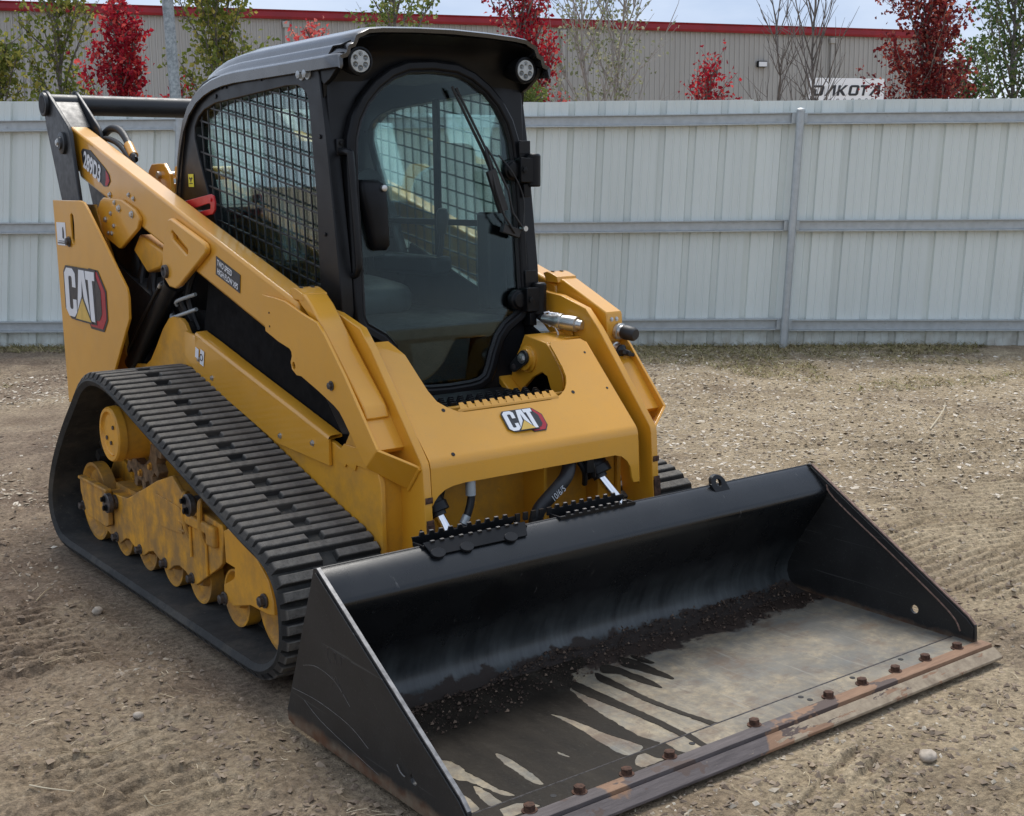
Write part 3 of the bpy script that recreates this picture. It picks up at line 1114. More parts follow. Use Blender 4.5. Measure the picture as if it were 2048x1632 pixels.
def tree(name, label, x, y, h, rad, nleaf, lsize, lmat, seed, z0=0.9, habit=0.5, stems=1, bark=None, bare=0.0, nbr=34, group='trees beyond the fence', fall=0.7, zleaf=None, stem=1.0):
    """habit: 0 spreading .. 1 strictly upright; bare: share of branches without leaves"""
    r = random.Random(seed)
    root = empty(name, (x, y, 0), label, 'tree', group)
    tb = MB()
    twigs = []
    for st in range(stems):
        a0 = r.random() * 6.28
        off = 0.0 if stems == 1 else rad * 0.35
        base = Vector((x + 0.05 * math.cos(a0), y + 0.05 * math.sin(a0), -0.1))
        hh = h * (1.0 if st == 0 else r.uniform(0.72, 0.95))
        top = Vector((x + off * math.cos(a0) + r.uniform(-.1, .1), y + off * math.sin(a0) + r.uniform(-.1, .1), hh))
        P = [base]
        for k in range(1, 9):
            q = base.lerp(top, k / 8)
            q.x += r.uniform(-1, 1) * 0.035 * h * 0.3
            q.y += r.uniform(-1, 1) * 0.035 * h * 0.3
            P.append(q)
        r0 = 0.0125 * h * stem / math.sqrt(stems)
        tb.tube(P, r0, 7, 0.004)
        for k in range(nbr // stems):
            f = z0 / hh + (0.97 - z0 / hh) * ((k + r.random()) / (nbr / stems))
            i = min(7, int(f * 8))
            p = P[i].lerp(P[i + 1], f * 8 - i)
            prof = math.sin(math.pi * min(1, max(0.0, (f - z0 / hh * 0.6)) ** fall)) ** 0.6
            L = rad * prof * r.uniform(0.65, 1.1)
            L = max(L, 0.12 * rad)
            az = k * 2.4 + r.uniform(-.4, .4)
            el = math.radians(18 + 60 * habit + r.uniform(-10, 10))
            B = [p]
            d = Vector((math.cos(az) * math.cos(el), math.sin(az) * math.cos(el), math.sin(el)))
            L3 = L / max(0.35, math.cos(el))
            for q in range(5):
                d = (d + Vector((r.uniform(-1, 1), r.uniform(-1, 1), r.uniform(-.2, .8))) * 0.16).normalized()
                B.append(B[-1] + d * L3 / 5)
            B = [b_ if b_.z < h * 1.02 else Vector((b_.x, b_.y, h * 1.02 - 0.02)) for b_ in B]
            tb.tube(B, r0 * 0.36, 5, 0.0022)
            has = r.random() >= bare
            twigs.append((B, has))
            for q in range(4):
                i2 = r.randint(1, 4)
                d2 = (d + Vector((r.uniform(-1, 1), r.uniform(-1, 1), r.uniform(-.3, 1))) * 0.8).normalized()
                C = [B[i2]]
                for w in range(3):
                    d2 = (d2 + Vector((r.uniform(-1, 1), r.uniform(-1, 1), r.uniform(-.2, .6))) * 0.2).normalized()
                    C.append(C[-1] + d2 * L3 * 0.14)
                tb.tube(C, 0.006, 4, 0.0016)
                twigs.append((C, has))
    tb.build('trunk', bark or M_BARK, root)
    lv = [t for t, has in twigs if has]
    if nleaf and lv:
        ls = [sum((t[i + 1] - t[i]).length for i in range(len(t) - 1)) for t in lv]
        tot = sum(ls)
        pts = []
        rr = np.random.default_rng(seed + 500)
        for t, l_ in zip(lv, ls):
            n = int(nleaf * l_ / tot) + 1
            T = rr.random(n) * (len(t) - 1)
            T = np.maximum(T, 0.25 * (len(t) - 1) * rr.random(n))
            A = np.array([tuple(v) for v in t])
            i = np.minimum(T.astype(int), len(t) - 2)
            f = (T - i)[:, None]
            p = A[i] * (1 - f) + A[i + 1] * f
            pts.append(p + rr.normal(size=(n, 3)) * 0.055 * (0.6 + rad))
        pts = np.concatenate(pts)
        if zleaf:
            pts = pts[pts[:, 2] < zleaf]
        me = leaves_mesh(pts, lsize, seed)
        link('crown', me, lmat, root)
    return root


tree('leafy_tree', 'yellow green leafy tree at the far left edge behind the fence', 2.30, 15.3, 3.30, 0.55, 2600, 0.070, L_OLIVE, 21, habit=0.55)
tree('leafy_tree', 'tall loose yellow green tree between the leftmost tree and the left crimson tree', 3.30, 15.9, 4.45, 0.50, 2300, 0.070, L_OLIVE, 22, habit=0.75)
tree('maple_tree', 'bright crimson maple left of the light pole', 3.20, 13.43, 3.55, 0.46, 4300, 0.060, L_RED, 23, habit=0.62)
tree('maple_tree', 'low crimson maple sprigs just right of the light pole', 3.72, 12.95, 2.65, 0.28, 900, 0.055, L_RED, 43, habit=0.5)
tree('leafy_tree', 'dense olive green tree rising behind the left side of the cab roof', 4.35, 13.2, 4.1, 0.62, 3900, 0.066, L_OLIVE, 24, habit=0.7)
tree('maple_tree', 'small rose red maple seen above the middle of the cab roof', 7.01, 15.58, 3.85, 0.36, 1900, 0.065, L_PINK, 25, habit=0.75)
tree('leafy_tree', 'bushy green tree standing above the cab roof', 7.55, 13.93, 5.3, 0.74, 3300, 0.062, L_GREEN, 26, habit=0.6)
tree('maple_tree', 'upright red maple rising right behind the cab lamp', 7.22, 10.43, 3.95, 0.50, 4000, 0.052, L_RED, 27, habit=0.8)
tree('conifer', 'small bright green conifer peeping over the fence beside the cab', 6.62, 9.63, 2.62, 0.42, 5200, 0.045, L_GREEN, 28, habit=0.15, nbr=50)
tree('sparse_tree', 'half bare tree with pale branches and few grey green leaves right of the cab', 8.6, 10.65, 5.2, 1.1, 2600, 0.05, L_GREYG, 29, habit=0.7, stems=2, bark=M_BARKP, bare=0.25, nbr=56, zleaf=4.1, stem=0.7)
tree('maple_shrub', 'low crimson maple bush just above the fence right of the half bare tree', 9.7, 9.81, 2.86, 0.38, 1800, 0.05, L_RED, 30, habit=0.75)
tree('maple_shrub', 'tiny tuft of red leaves over the fence next to the low crimson bush', 10.05, 9.55, 2.52, 0.14, 220, 0.05, L_RED, 41, habit=0.85, nbr=12)
tree('maple_shrub', 'low red sprigs above the fence right of the small conifer', 7.5, 10.2, 2.52, 0.26, 500, 0.05, L_PINK, 42, habit=0.5, nbr=20)
tree('bare_tree', 'slim bare tree with thin grey twigs in front of the sign board', 11.62, 9.62, 5.2, 0.62, 0, 0.05, None, 31, habit=0.8, bark=M_BARK, nbr=40, stem=0.5)
tree('bare_tree', 'thin bare sapling left of the sign board', 12.0, 10.6, 4.8, 0.48, 0, 0.05, None, 32, habit=0.85, bark=M_BARK, nbr=26, stem=0.45)
tree('maple_tree', 'large dark red maple right of the sign board', 11.17, 7.46, 3.60, 0.64, 6500, 0.052, L_DRED, 33, habit=0.62)
tree('maple_tree', 'low dark red maple at the foot of the right hand green tree', 12.2, 7.9, 2.85, 0.42, 2400, 0.05, L_DRED, 34, habit=0.45)
tree('leafy_tree', 'loose dark green tree at the right edge behind the fence', 13.9, 8.0, 4.9, 0.72, 3800, 0.06, L_DGREEN, 35, habit=0.7)
tree('leafy_tree', 'small dark green tree between the dark red maple and the right edge', 15.1, 9.4, 3.45, 0.55, 2600, 0.065, L_DGREEN, 36, habit=0.5)


# ================================================================== TRACK LOADER
LD = empty('track_loader', (0, 2.1, 0), 'yellow and black compact track loader with its black bucket resting on the soil', 'track loader')


def both(fn, inset=0.0):
    """build the near side, then the far side (which sits 'inset' closer to the middle)"""
    fn(-1)
    old = set(bpy.data.objects)
    fn(1)
    if inset:
        for o in bpy.data.objects:
            if o not in old and o.parent == LD:
                o.matrix_basis = Matrix.Translation((-inset, 0, 0)) @ o.matrix_basis


# ---------------------------------------------------------------- rubber tracks and undercarriage
TL = [(2.88, 0.022), (2.50, 0.022), (2.10, 0.022), (1.70, 0.022), (1.36, 0.022), (1.212, 0.032), (1.103, 0.09), (1.055, 0.165), (1.047, 0.249), (1.061, 0.326), (1.110, 0.388), (1.19, 0.428), (1.335, 0.465), (1.665, 0.562), (2.078, 0.682), (2.33, 0.756), (2.50, 0.795), (2.65, 0.795), (2.77, 0.75), (2.882, 0.662), (3.047, 0.52), (3.19, 0.365), (3.268, 0.225), (3.262, 0.120), (3.18, 0.040), (3.05, 0.022)]
TX0, TX1 = -0.962, -0.568


def track(side):
    P, per = closed_loop([(0, y, z) for y, z in TL], 216)
    n = len(P)
    b = MB()
    rings = []
    for i in range(n):
        t = (P[(i + 1) % n] - P[i - 1]).normalized()
        nn = Vector((0, t.z, -t.y))
        c = Vector((0, 2.1, 0.3))
        if nn.dot(P[i] - c) < 0:
            nn = -nn
        q = P[i]
        inn = q - nn * 0.030
        rows = [(TX0 + 0.006, q), (TX1, q), (TX1, inn), (-0.78, inn), (-0.75, inn), (TX0 + 0.012, inn), (TX0, q - nn * 0.010)]
        rings.append([b.bm.verts.new((x, v.y, v.z)) for x, v in rows])
    for i in range(n):
        A, B = rings[i], rings[(i + 1) % n]
        for k in range(7):
            b.bm.faces.new((A[k], A[(k + 1) % 7], B[(k + 1) % 7], B[k]))
    belt = b.build('rubber_track', M_RUBBER, LD, mirror=(side > 0), sharp=50)
    # guide horns on the inside of the belt
    b = MB()
    G, _ = closed_loop([(0, y, z) for y, z in TL], 54)
    for i in range(54):
        t = (G[(i + 1) % 54] - G[i - 1]).normalized()
        nn = Vector((0, t.z, -t.y))
        if nn.dot(G[i] - Vector((0, 2.1, 0.3))) < 0:
            nn = -nn
        Mx = Matrix(((1, 0, 0, 0), (0, t.y, -nn.y, G[i].y - nn.y * 0.029), (0, t.z, -nn.z, G[i].z - nn.z * 0.029), (0, 0, 0, 1)))
        for xc in (-0.765,):
            b.box(xc - 0.022, xc + 0.022, -0.022, 0.022, 0.0, 0.045, Mx)
    b.build('guide_horns', M_RUBBER, belt, mirror=(side > 0))['kind'] = 'stuff'
    # lug meshes: local x across, y along the belt, z outwards

    def lug(x0, x1, nm, open0, open1):
        m = MB()
        w0, w1, h = 0.0178, 0.0142, 0.022
        e0, e1 = (0.014 if open0 else 0.006), (0.014 if open1 else 0.006)
        lo = [(x0, -w0), (x0, w0), (x1, w0), (x1, -w0)]
        hi = [(x0 + e0, -w1), (x0 + e0, w1), (x1 - e1, w1), (x1 - e1, -w1)]
        L = [m.bm.verts.new((a, c_, -0.001)) for a, c_ in lo]
        H = [m.bm.verts.new((a, c_, h)) for a, c_ in hi]
        Mv = []
        m.bm.faces.new(L)
        m.bm.faces.new(H)
        for k in range(4):
            m.bm.faces.new((L[k], L[(k + 1) % 4], H[(k + 1) % 4], H[k]))
        bmesh.ops.bevel(m.bm, geom=[e for e in m.bm.edges if all(v.co.z > 0.01 for v in e.verts)], offset=0.0018, segments=1, affect='EDGES')
        me = m.mesh(nm, 15)
        me.materials.append(M_LUG)
        return me
    xo, xi = (TX0 + 0.004, TX1 - 0.002)
    full = lug(xo, xi, 'lug_full', True, True)
    outer = lug(xo, xo + 0.175, 'lug_outer', True, False)
    inner = lug(xi - 0.165, xi, 'lug_inner', False, True)
    if side > 0:
        bm = bmesh.new()
        bm.from_mesh(outer)
        bm.from_mesh(inner)
        pair = bpy.data.meshes.new('lug_pair')
        bm.to_mesh(pair)
        bm.free()
        pair.materials.append(M_LUG)
    NL = 108
    Q, _ = closed_loop([(0, y, z) for y, z in TL], NL)
    for i in range(NL):
        t = (Q[(i + 1) % NL] - Q[i - 1]).normalized()
        nn = Vector((0, t.z, -t.y))
        if nn.dot(Q[i] - Vector((0, 2.1, 0.3))) < 0:
            nn = -nn
            t = -t
        x = Vector((1, 0, 0))
        yv = nn.cross(x)
        Mx = Matrix(((1, yv.x, nn.x, 0), (0, yv.y, nn.y, Q[i].y), (0, yv.z, nn.z, Q[i].z), (0, 0, 0, 1)))
        if side > 0:
            Mx = Matrix.Diagonal((-1, 1, 1, 1)) @ Mx
        ms = [full] if i % 2 == 0 else ([outer, inner] if side < 0 else [pair])
        for me in ms:
            o = bpy.data.objects.new('lug', me)
            COL.objects.link(o)
            J = Matrix.Translation((0, random.uniform(-.0012, .0012), 0))
            o.matrix_basis = Mx @ J
            o.parent = belt
    return belt


both(track, 0.155)


def roller_disc(c, R, x0, x1, nm, side, mat=None, axle=True):
    """dished steel wheel seen from outside"""
    b = MB()
    w = x1 - x0
    b.lathe((x0, c[0], c[1]), (1, 0, 0), [(0.0, R), (0.0, R * 0.92), (0.020, R * 0.80), (0.024, R * 0.42), (0.0, R * 0.34), (0.0, 0.001)], 40)
    b.lathe((x0, c[0], c[1]), (1, 0, 0), [(0.0, R), (w * 0.28, R), (w * 0.30, R * 0.5), (w * 0.70, R * 0.5), (w * 0.72, R), (w, R), (w, 0.0)], 40)
    return b.build(nm, mat or M_YEL_D, LD, mirror=(side > 0), sharp=28)


M_SPR = plain('muddy_rusty_sprocket', (0.16, 0.10, 0.05), 0.85, var=0.55, scale=28)


def undercarriage(s):
    mir = s > 0
    for y in (2.676, 2.42, 2.167, 1.915, 1.607):
        roller_disc((y, 0.152), 0.100, -0.845, -0.665, 'track_roller', s)
    roller_disc((2.985, 0.218), 0.166, -0.850, -0.68, 'rear_idler', s)
    roller_disc((1.262, 0.222), 0.170, -0.850, -0.68, 'front_idler', s)
    # main roller frame
    pl = [(2.775, 0.312), (2.62, 0.315), (2.534, 0.322), (2.47, 0.345), (2.42, 0.368), (2.34, 0.398), (2.239, 0.44), (2.21, 0.452), (2.054, 0.500), (1.95, 0.440), (1.80, 0.415), (1.635, 0.404), (1.623, 0.385), (1.651, 0.266), (1.681, 0.243), (1.882, 0.133), (1.921, 0.135), (1.977, 0.160), (2.032, 0.168), (2.08, 0.156), (2.137, 0.125), (2.169, 0.121), (2.23, 0.147), (2.283, 0.164), (2.329, 0.152), (2.392, 0.120), (2.425, 0.118), (2.494, 0.139), (2.539, 0.154), (2.576, 0.149), (2.645, 0.113), (2.68, 0.114), (2.78, 0.134), (2.802, 0.158)]
    MB().px(pl, -0.873, -0.858).build('roller_frame', M_YEL_D, LD, 0.003, mir)
    b = MB()   # folded box behind the plate: top, with its dip under the sprocket
    top = [(2.78, 0.312), (2.62, 0.315), (2.534, 0.322), (2.47, 0.345), (2.42, 0.368), (2.34, 0.398), (2.239, 0.44), (2.21, 0.452), (2.054, 0.500), (1.95, 0.440), (1.80, 0.415), (1.635, 0.404)]
    L = [[b.bm.verts.new((x, y, z - 0.004)) for y, z in top] for x in (-0.860, -0.62)]
    for i in range(len(top) - 1):
        b.bm.faces.new((L[0][i], L[0][i + 1], L[1][i + 1], L[1][i]))
    b.box(-0.82, -0.69, 1.66, 2.80, 0.27, 0.33)
    b.build('frame_top', M_YEL_D, LD, mirror=mir)
    # raised cover patch with its tabs
    b = MB()
    b.px([(2.205, 0.405), (1.99, 0.395), (1.975, 0.380), (1.975, 0.30), (2.185, 0.288)], -0.878, -0.872)
    for z in (0.345, 0.315):
        b.box(-0.882, -0.872, 1.95, 2.0, z - 0.004, z + 0.004)
    b.build('cover_patch', M_YEL_D, LD, 0.002, mir)
    # tensioner straps
    for y in (1.925, 1.785):
        b = MB()
        b.tube(cr_path([(-0.862, y + 0.02, 0.455), (-0.884, y, 0.450), (-0.886, y, 0.36), (-0.874, y - 0.01, 0.30)], 5), 0.010, 8)
        b.build('strap', M_YEL_D, LD, mirror=mir)
    b = MB()
    b.box(-0.890, -0.870, 1.72, 1.93, 0.352, 0.392)
    b.box(-0.894, -0.870, 1.665, 1.735, 0.318, 0.392)
    b.build('tensioner_housing', M_YEL_D, LD, 0.008, mir)
    b = MB()
    b.tube([(-0.878, 1.90, 0.345), (-0.878, 1.90, 0.235)], 0.0055, 8)
    b.tube([(-0.878, 1.765, 0.315), (-0.878, 1.765, 0.20)], 0.0055, 8)
    b.build('grease_line', M_YEL_M, LD, mirror=mir)
    # rear guard
    b = MB()
    b.px([(3.016, 0.322), (2.690, 0.322), (2.692, 0.183), (2.725, 0.168), (2.955, 0.172), (3.016, 0.262)], -0.898, -0.878)
    b.box(-0.905, -0.876, 2.688, 3.022, 0.318, 0.332)
    b.build('rear_guard', M_YEL_D, LD, 0.004, mir)
    # front guard arm
    fpl = [(1.592, 0.398), (1.560, 0.412), (1.467, 0.398), (1.36, 0.366), (1.274, 0.305), (1.243, 0.243), (1.239, 0.200), (1.285, 0.190), (1.41, 0.187), (1.546, 0.147), (1.611, 0.167), (1.616, 0.204), (1.526, 0.249), (1.521, 0.287), (1.588, 0.289)]
    MB().px(fpl, -0.886, -0.866).build('front_guard', M_YEL_M, LD, 0.003, mir)
    # eccentric clamp washers with two dark bolts
    for y, z in ((2.664, 0.282), (1.835, 0.440)):
        b = MB()
        b.lathe((-0.915 if s < 0 else 0.915, y, z), (1 if s < 0 else -1, 0, 0), [(0, 0), (0, 0.036), (0.003, 0.040), (0.02, 0.040), (0.03, 0.03), (0.05, 0.03)], 28)
        o = b.build('clamp_washer', M_BOLTD, LD)
        for d in (-0.016, 0.016):
            bolt(LD, (s * 0.917, y + d * 0.6, z + d), (s, 0, 0), 0.0105, 0.014, M_BLACK)
    for y, z, r in ((3.017, 0.200, .016), (2.676, 0.135, .015), (2.42, 0.141, .015), (2.167, 0.147, .015), (1.915, 0.151, .015), (1.607, 0.160, .017), (1.30, 0.233, .018)):
        bolt(LD, (s * (0.873 if 1.7 < y < 2.9 else 0.888), y, z), (s, 0, 0), r, 0.022, M_BOLTD)
    # sprocket: toothed ring
    b = MB()
    N = 15
    C = (2.60, 0.555)
    prof = []
    for k in range(N):
        for da, rr in ((-0.5, 0.190), (-0.28, 0.190), (-0.16, 0.228), (0.16, 0.228), (0.28, 0.190)):
            a = 2 * math.pi * (k + da) / N
            prof.append((C[0] + rr * math.cos(a), C[1] + rr * math.sin(a)))
    hole = [(C[0] + 0.12 * math.cos(-a * 2 * math.pi / 24), C[1] + 0.12 * math.sin(-a * 2 * math.pi / 24)) for a in range(24)]
    b.px(prof, -0.785, -0.745, [hole])
    b.build('drive_sprocket', M_SPR, LD, 0.003, mir)
    for k in range(8):
        a = 2 * math.pi * k / 8
        bolt(LD, (s * 0.785, C[0] + 0.155 * math.cos(a), C[1] + 0.155 * math.sin(a)), (s, 0, 0), 0.012, 0.012, M_YEL_D)
    # final drive hub with its cover
    b = MB()
    b.lathe((-0.905, 2.60, 0.572), (1, 0, 0), [(0.010, 0.0), (0.010, 0.078), (0.006, 0.082), (0.010, 0.086), (0.0, 0.091), (0.0, 0.104), (0.006, 0.109), (0.035, 0.112), (0.036, 0.106), (0.19, 0.112), (0.20, 0.135), (0.34, 0.135)], 48)
    hub = b.build('final_drive_hub', M_YEL_M, LD, mirror=mir, sharp=30)
    for dy, dz in ((0.045, -0.02), (0.0, -0.035), (-0.03, 0.03)):
        bolt(hub, (s * 0.895, 2.60 + dy, 0.572 + dz), (s, 0, 0), 0.009, 0.006, M_BOLTD, washer=False)


both(undercarriage, 0.155)

# ---------------------------------------------------------------- chassis
b = MB()
b.box(-0.54, 0.385, 1.28, 3.70, 0.24, 0.66)
b.box(-0.47, 0.385, 1.60, 3.65, 0.60, 1.02)
b.build('chassis_core', M_DARK, LD)
b = MB()
b.box(-0.555, 0.385, 1.165, 1.19, 0.20, 0.80)
b.build('front_bulkhead', M_YEL_M, LD, 0.004)
for x, z in ((-0.16, 0.52), (-0.16, 0.46), (-0.28, 0.49), (-0.28, 0.43), (-0.06, 0.55), (-0.06, 0.49)):
    bolt(LD, (x, 1.166, z), (0, -1, 0), 0.007, 0.003, M_YEL_M, washer=False)
b = MB()
b.box(0.045, 0.057, 1.05, 1.17, 0.25, 0.62)
b.build('bulkhead_rib', M_YEL, LD)


def chassis_side(s):
    mir = s > 0
    # frame side plate with the U shaped notch under the lift cylinder
    pl = [(3.62, 0.50), (3.62, 0.70), (3.40, 0.78), (3.264, 0.90), (3.262, 0.80), (3.235, 0.775), (3.143, 0.765), (3.02, 0.775), (2.968, 0.80), (2.90, 0.86), (2.812, 0.945), (2.74, 0.995), (2.694, 1.006), (2.61, 1.002), (2.575, 0.985), (2.545, 0.952), (2.30, 0.90), (1.50, 0.72), (1.42, 0.70), (1.375, 0.690), (1.335, 0.678), (1.31, 0.69), (1.275, 0.735), (1.262, 0.785), (1.285, 0.850), (1.25, 0.845), (1.19, 0.76), (1.15, 0.655), (1.105, 0.648), (1.085, 0.60), (1.085, 0.25), (1.30, 0.20), (3.30, 0.20)]
    MB().px(pl, -0.578, -0.560).build('frame_side_plate', M_YEL_M, LD, 0.003, mir)
    MB().px([(1.10, 0.25), (1.10, 0.64), (1.19, 0.64), (1.19, 0.25)], -0.558, -0.48).build('frame_front_post', M_YEL_M, LD, 0.003, mir)
    # folded guard along the side, its top edge rolled in
    sk = [(2.550, 0.962), (2.448, 0.952), (2.30, 0.918), (2.072, 0.862), (1.39, 0.700), (1.39, 0.612), (1.768, 0.628), (2.45, 0.80), (2.56, 0.86)]
    b = MB()
    b.px(sk, -0.592, -0.580)
    lip = [(2.448, 0.952), (2.30, 0.918), (2.072, 0.862), (1.39, 0.700)]
    L = [[b.bm.verts.new((x, y, z + dz)) for y, z in lip] for x, dz in ((-0.592, 0.0), (-0.590, 0.008), (-0.583, 0.013), (-0.540, 0.015), (-0.540, 0.004), (-0.58, 0.0))]
    for A, B in zip(L, L[1:]):
        for i in range(3):
            b.bm.faces.new((A[i], A[i + 1], B[i + 1], B[i]))
    b.build('side_guard', M_YEL, LD, 0.002, mir)
    for y, z in ((2.42, 0.86), (1.50, 0.672), (2.30, 0.80), (1.74, 0.66)):
        bolt(LD, (s * 0.592, y, z), (s, 0, 0), 0.008, 0.007, M_STEEL)
    # black recessed side panel
    b = MB()
    b.px([(2.50, 0.93), (2.38, 1.28), (1.62, 1.03), (1.25, 0.86), (1.25, 0.60), (1.40, 0.66)], -0.535, -0.52)
    b.build('black_side_panel', M_PANEL, LD, 0.003, mir)
    b = MB()
    b.px([(1.56, 0.90), (1.30, 0.80), (1.33, 0.72), (1.38, 0.715)], -0.545, -0.538)
    b.build('panel_flap', M_BLACK, LD, 0.002, mir)
    # torn edge of the lower plate
    b = MB()
    b.px([(1.36, 0.652), (1.30, 0.622), (1.29, 0.634), (1.235, 0.622), (1.225, 0.642), (1.15, 0.640), (1.11, 0.648), (1.13, 0.66), (1.20, 0.70), (1.3, 0.70)], -0.584, -0.579)
    b.build('stiffener_plate', M_YEL, LD, 0.001, mir)
    # rear tower
    tw = [(3.800, 1.471), (3.42, 1.470), (3.37, 1.462), (3.325, 1.430), (2.915, 1.115), (2.900, 1.08), (2.905, 0.985), (3.141, 0.723), (3.16, 0.60), (3.775, 0.52)]
    slot = [(3.565, 1.405), (3.545, 1.415), (3.525, 1.400), (3.520, 1.36), (3.530, 1.290), (3.552, 1.275), (3.570, 1.30), (3.568, 1.36)]
    MB().px(tw, -0.684, -0.672, [slot]).build('rear_tower_plate', M_YEL, LD, 0.003, mir)
    b = MB()
    b.px([(3.56, 1.40), (3.535, 1.39), (3.535, 1.29), (3.56, 1.29)], -0.671, -0.64)
    b.build('latch_arm', M_BOLTD, LD, 0.003, mir)
    bolt(LD, (s * 0.688, 3.595, 1.285), (s, 0, 0), 0.018, 0.016, M_BOLTD)
    b = MB()
    b.px([(3.79, 1.45), (3.60, 1.45), (3.40, 1.20), (3.30, 0.6), (3.77, 0.55)], -0.56, -0.545)
    b.px([(3.79, 1.45), (3.775, 1.45), (3.76, 0.55), (3.775, 0.55)], -0.672, -0.545)
    b.build('tower_inner_plate', M_YEL_M, LD, 0.003, mir)
    b = MB()
    b.px([(3.76, 1.30), (2.93, 1.05), (2.95, 0.98), (3.15, 0.70), (3.76, 0.60)], -0.55, -0.40)
    b.build('tower_recess', M_DARK, LD, mirror=mir)


both(chassis_side, 0.150)
b = MB()
b.box(-0.54, 0.40, 3.20, 3.72, 0.60, 1.44)
b.build('engine_hood', M_BLACK, LD, 0.03)
# small hardware in the open bay: lines and stickers
for s, pts in ((-1, [(-0.555, 2.70, 1.05), (-0.565, 2.67, 1.07), (-0.545, 2.53, 1.105)]), (-1, [(-0.555, 2.76, 1.005), (-0.565, 2.72, 1.00), (-0.545, 2.53, 1.045)])):
    b = MB()
    b.tube(cr_path(pts, 6), 0.0075, 10)
    b.build('steel_line', M_GALV, LD)
b = MB()
for i in range(9):
    y = 2.62 + 0.07 * i
    b.tube(cr_path([(-0.50, y, 0.95 + 0.03 * (i % 3)), (-0.52 - 0.01 * (i % 2), y + 0.04, 1.10), (-0.49, y + 0.10 * (i % 2 - 0.5), 1.26)], 5), 0.014, 8)
b.build('hose_bundle', M_RUB, LD)
b = MB()
b.box(-0.585, -0.579, 2.50, 2.545, 0.865, 0.935)
b.build('latch_slot', M_BLACK, LD, 0.006)


def sticker(name, M_, w, h, mat, parent=LD):
    return flat([[(0, 0), (w, 0), (w, h), (0, h)]], M_, 0.0012, mat, name, parent)


LFT = lambda y, z, x=-0.605: frame((x, y, z), (0, -1, 0), (0, 0, 1))
sticker('warning_label', frame((-0.5945, 2.448, 0.868), (0, -1, -0.24), (0, 0, 1)), 0.030, 0.040, M_DW)
sticker('warning_label', frame((-0.5945, 2.405, 0.845), (0, -1, -0.24), (0, 0, 1)), 0.034, 0.060, M_DW)
b = MB()
b.lathe((-0.5962, 2.386, 0.871), (-1, 0, 0), [(0, 0.0145), (0.0008, 0.0145), (0.0008, 0.0105), (0, 0.0105)], 24)
b.build('label_ring', M_DK, LD)


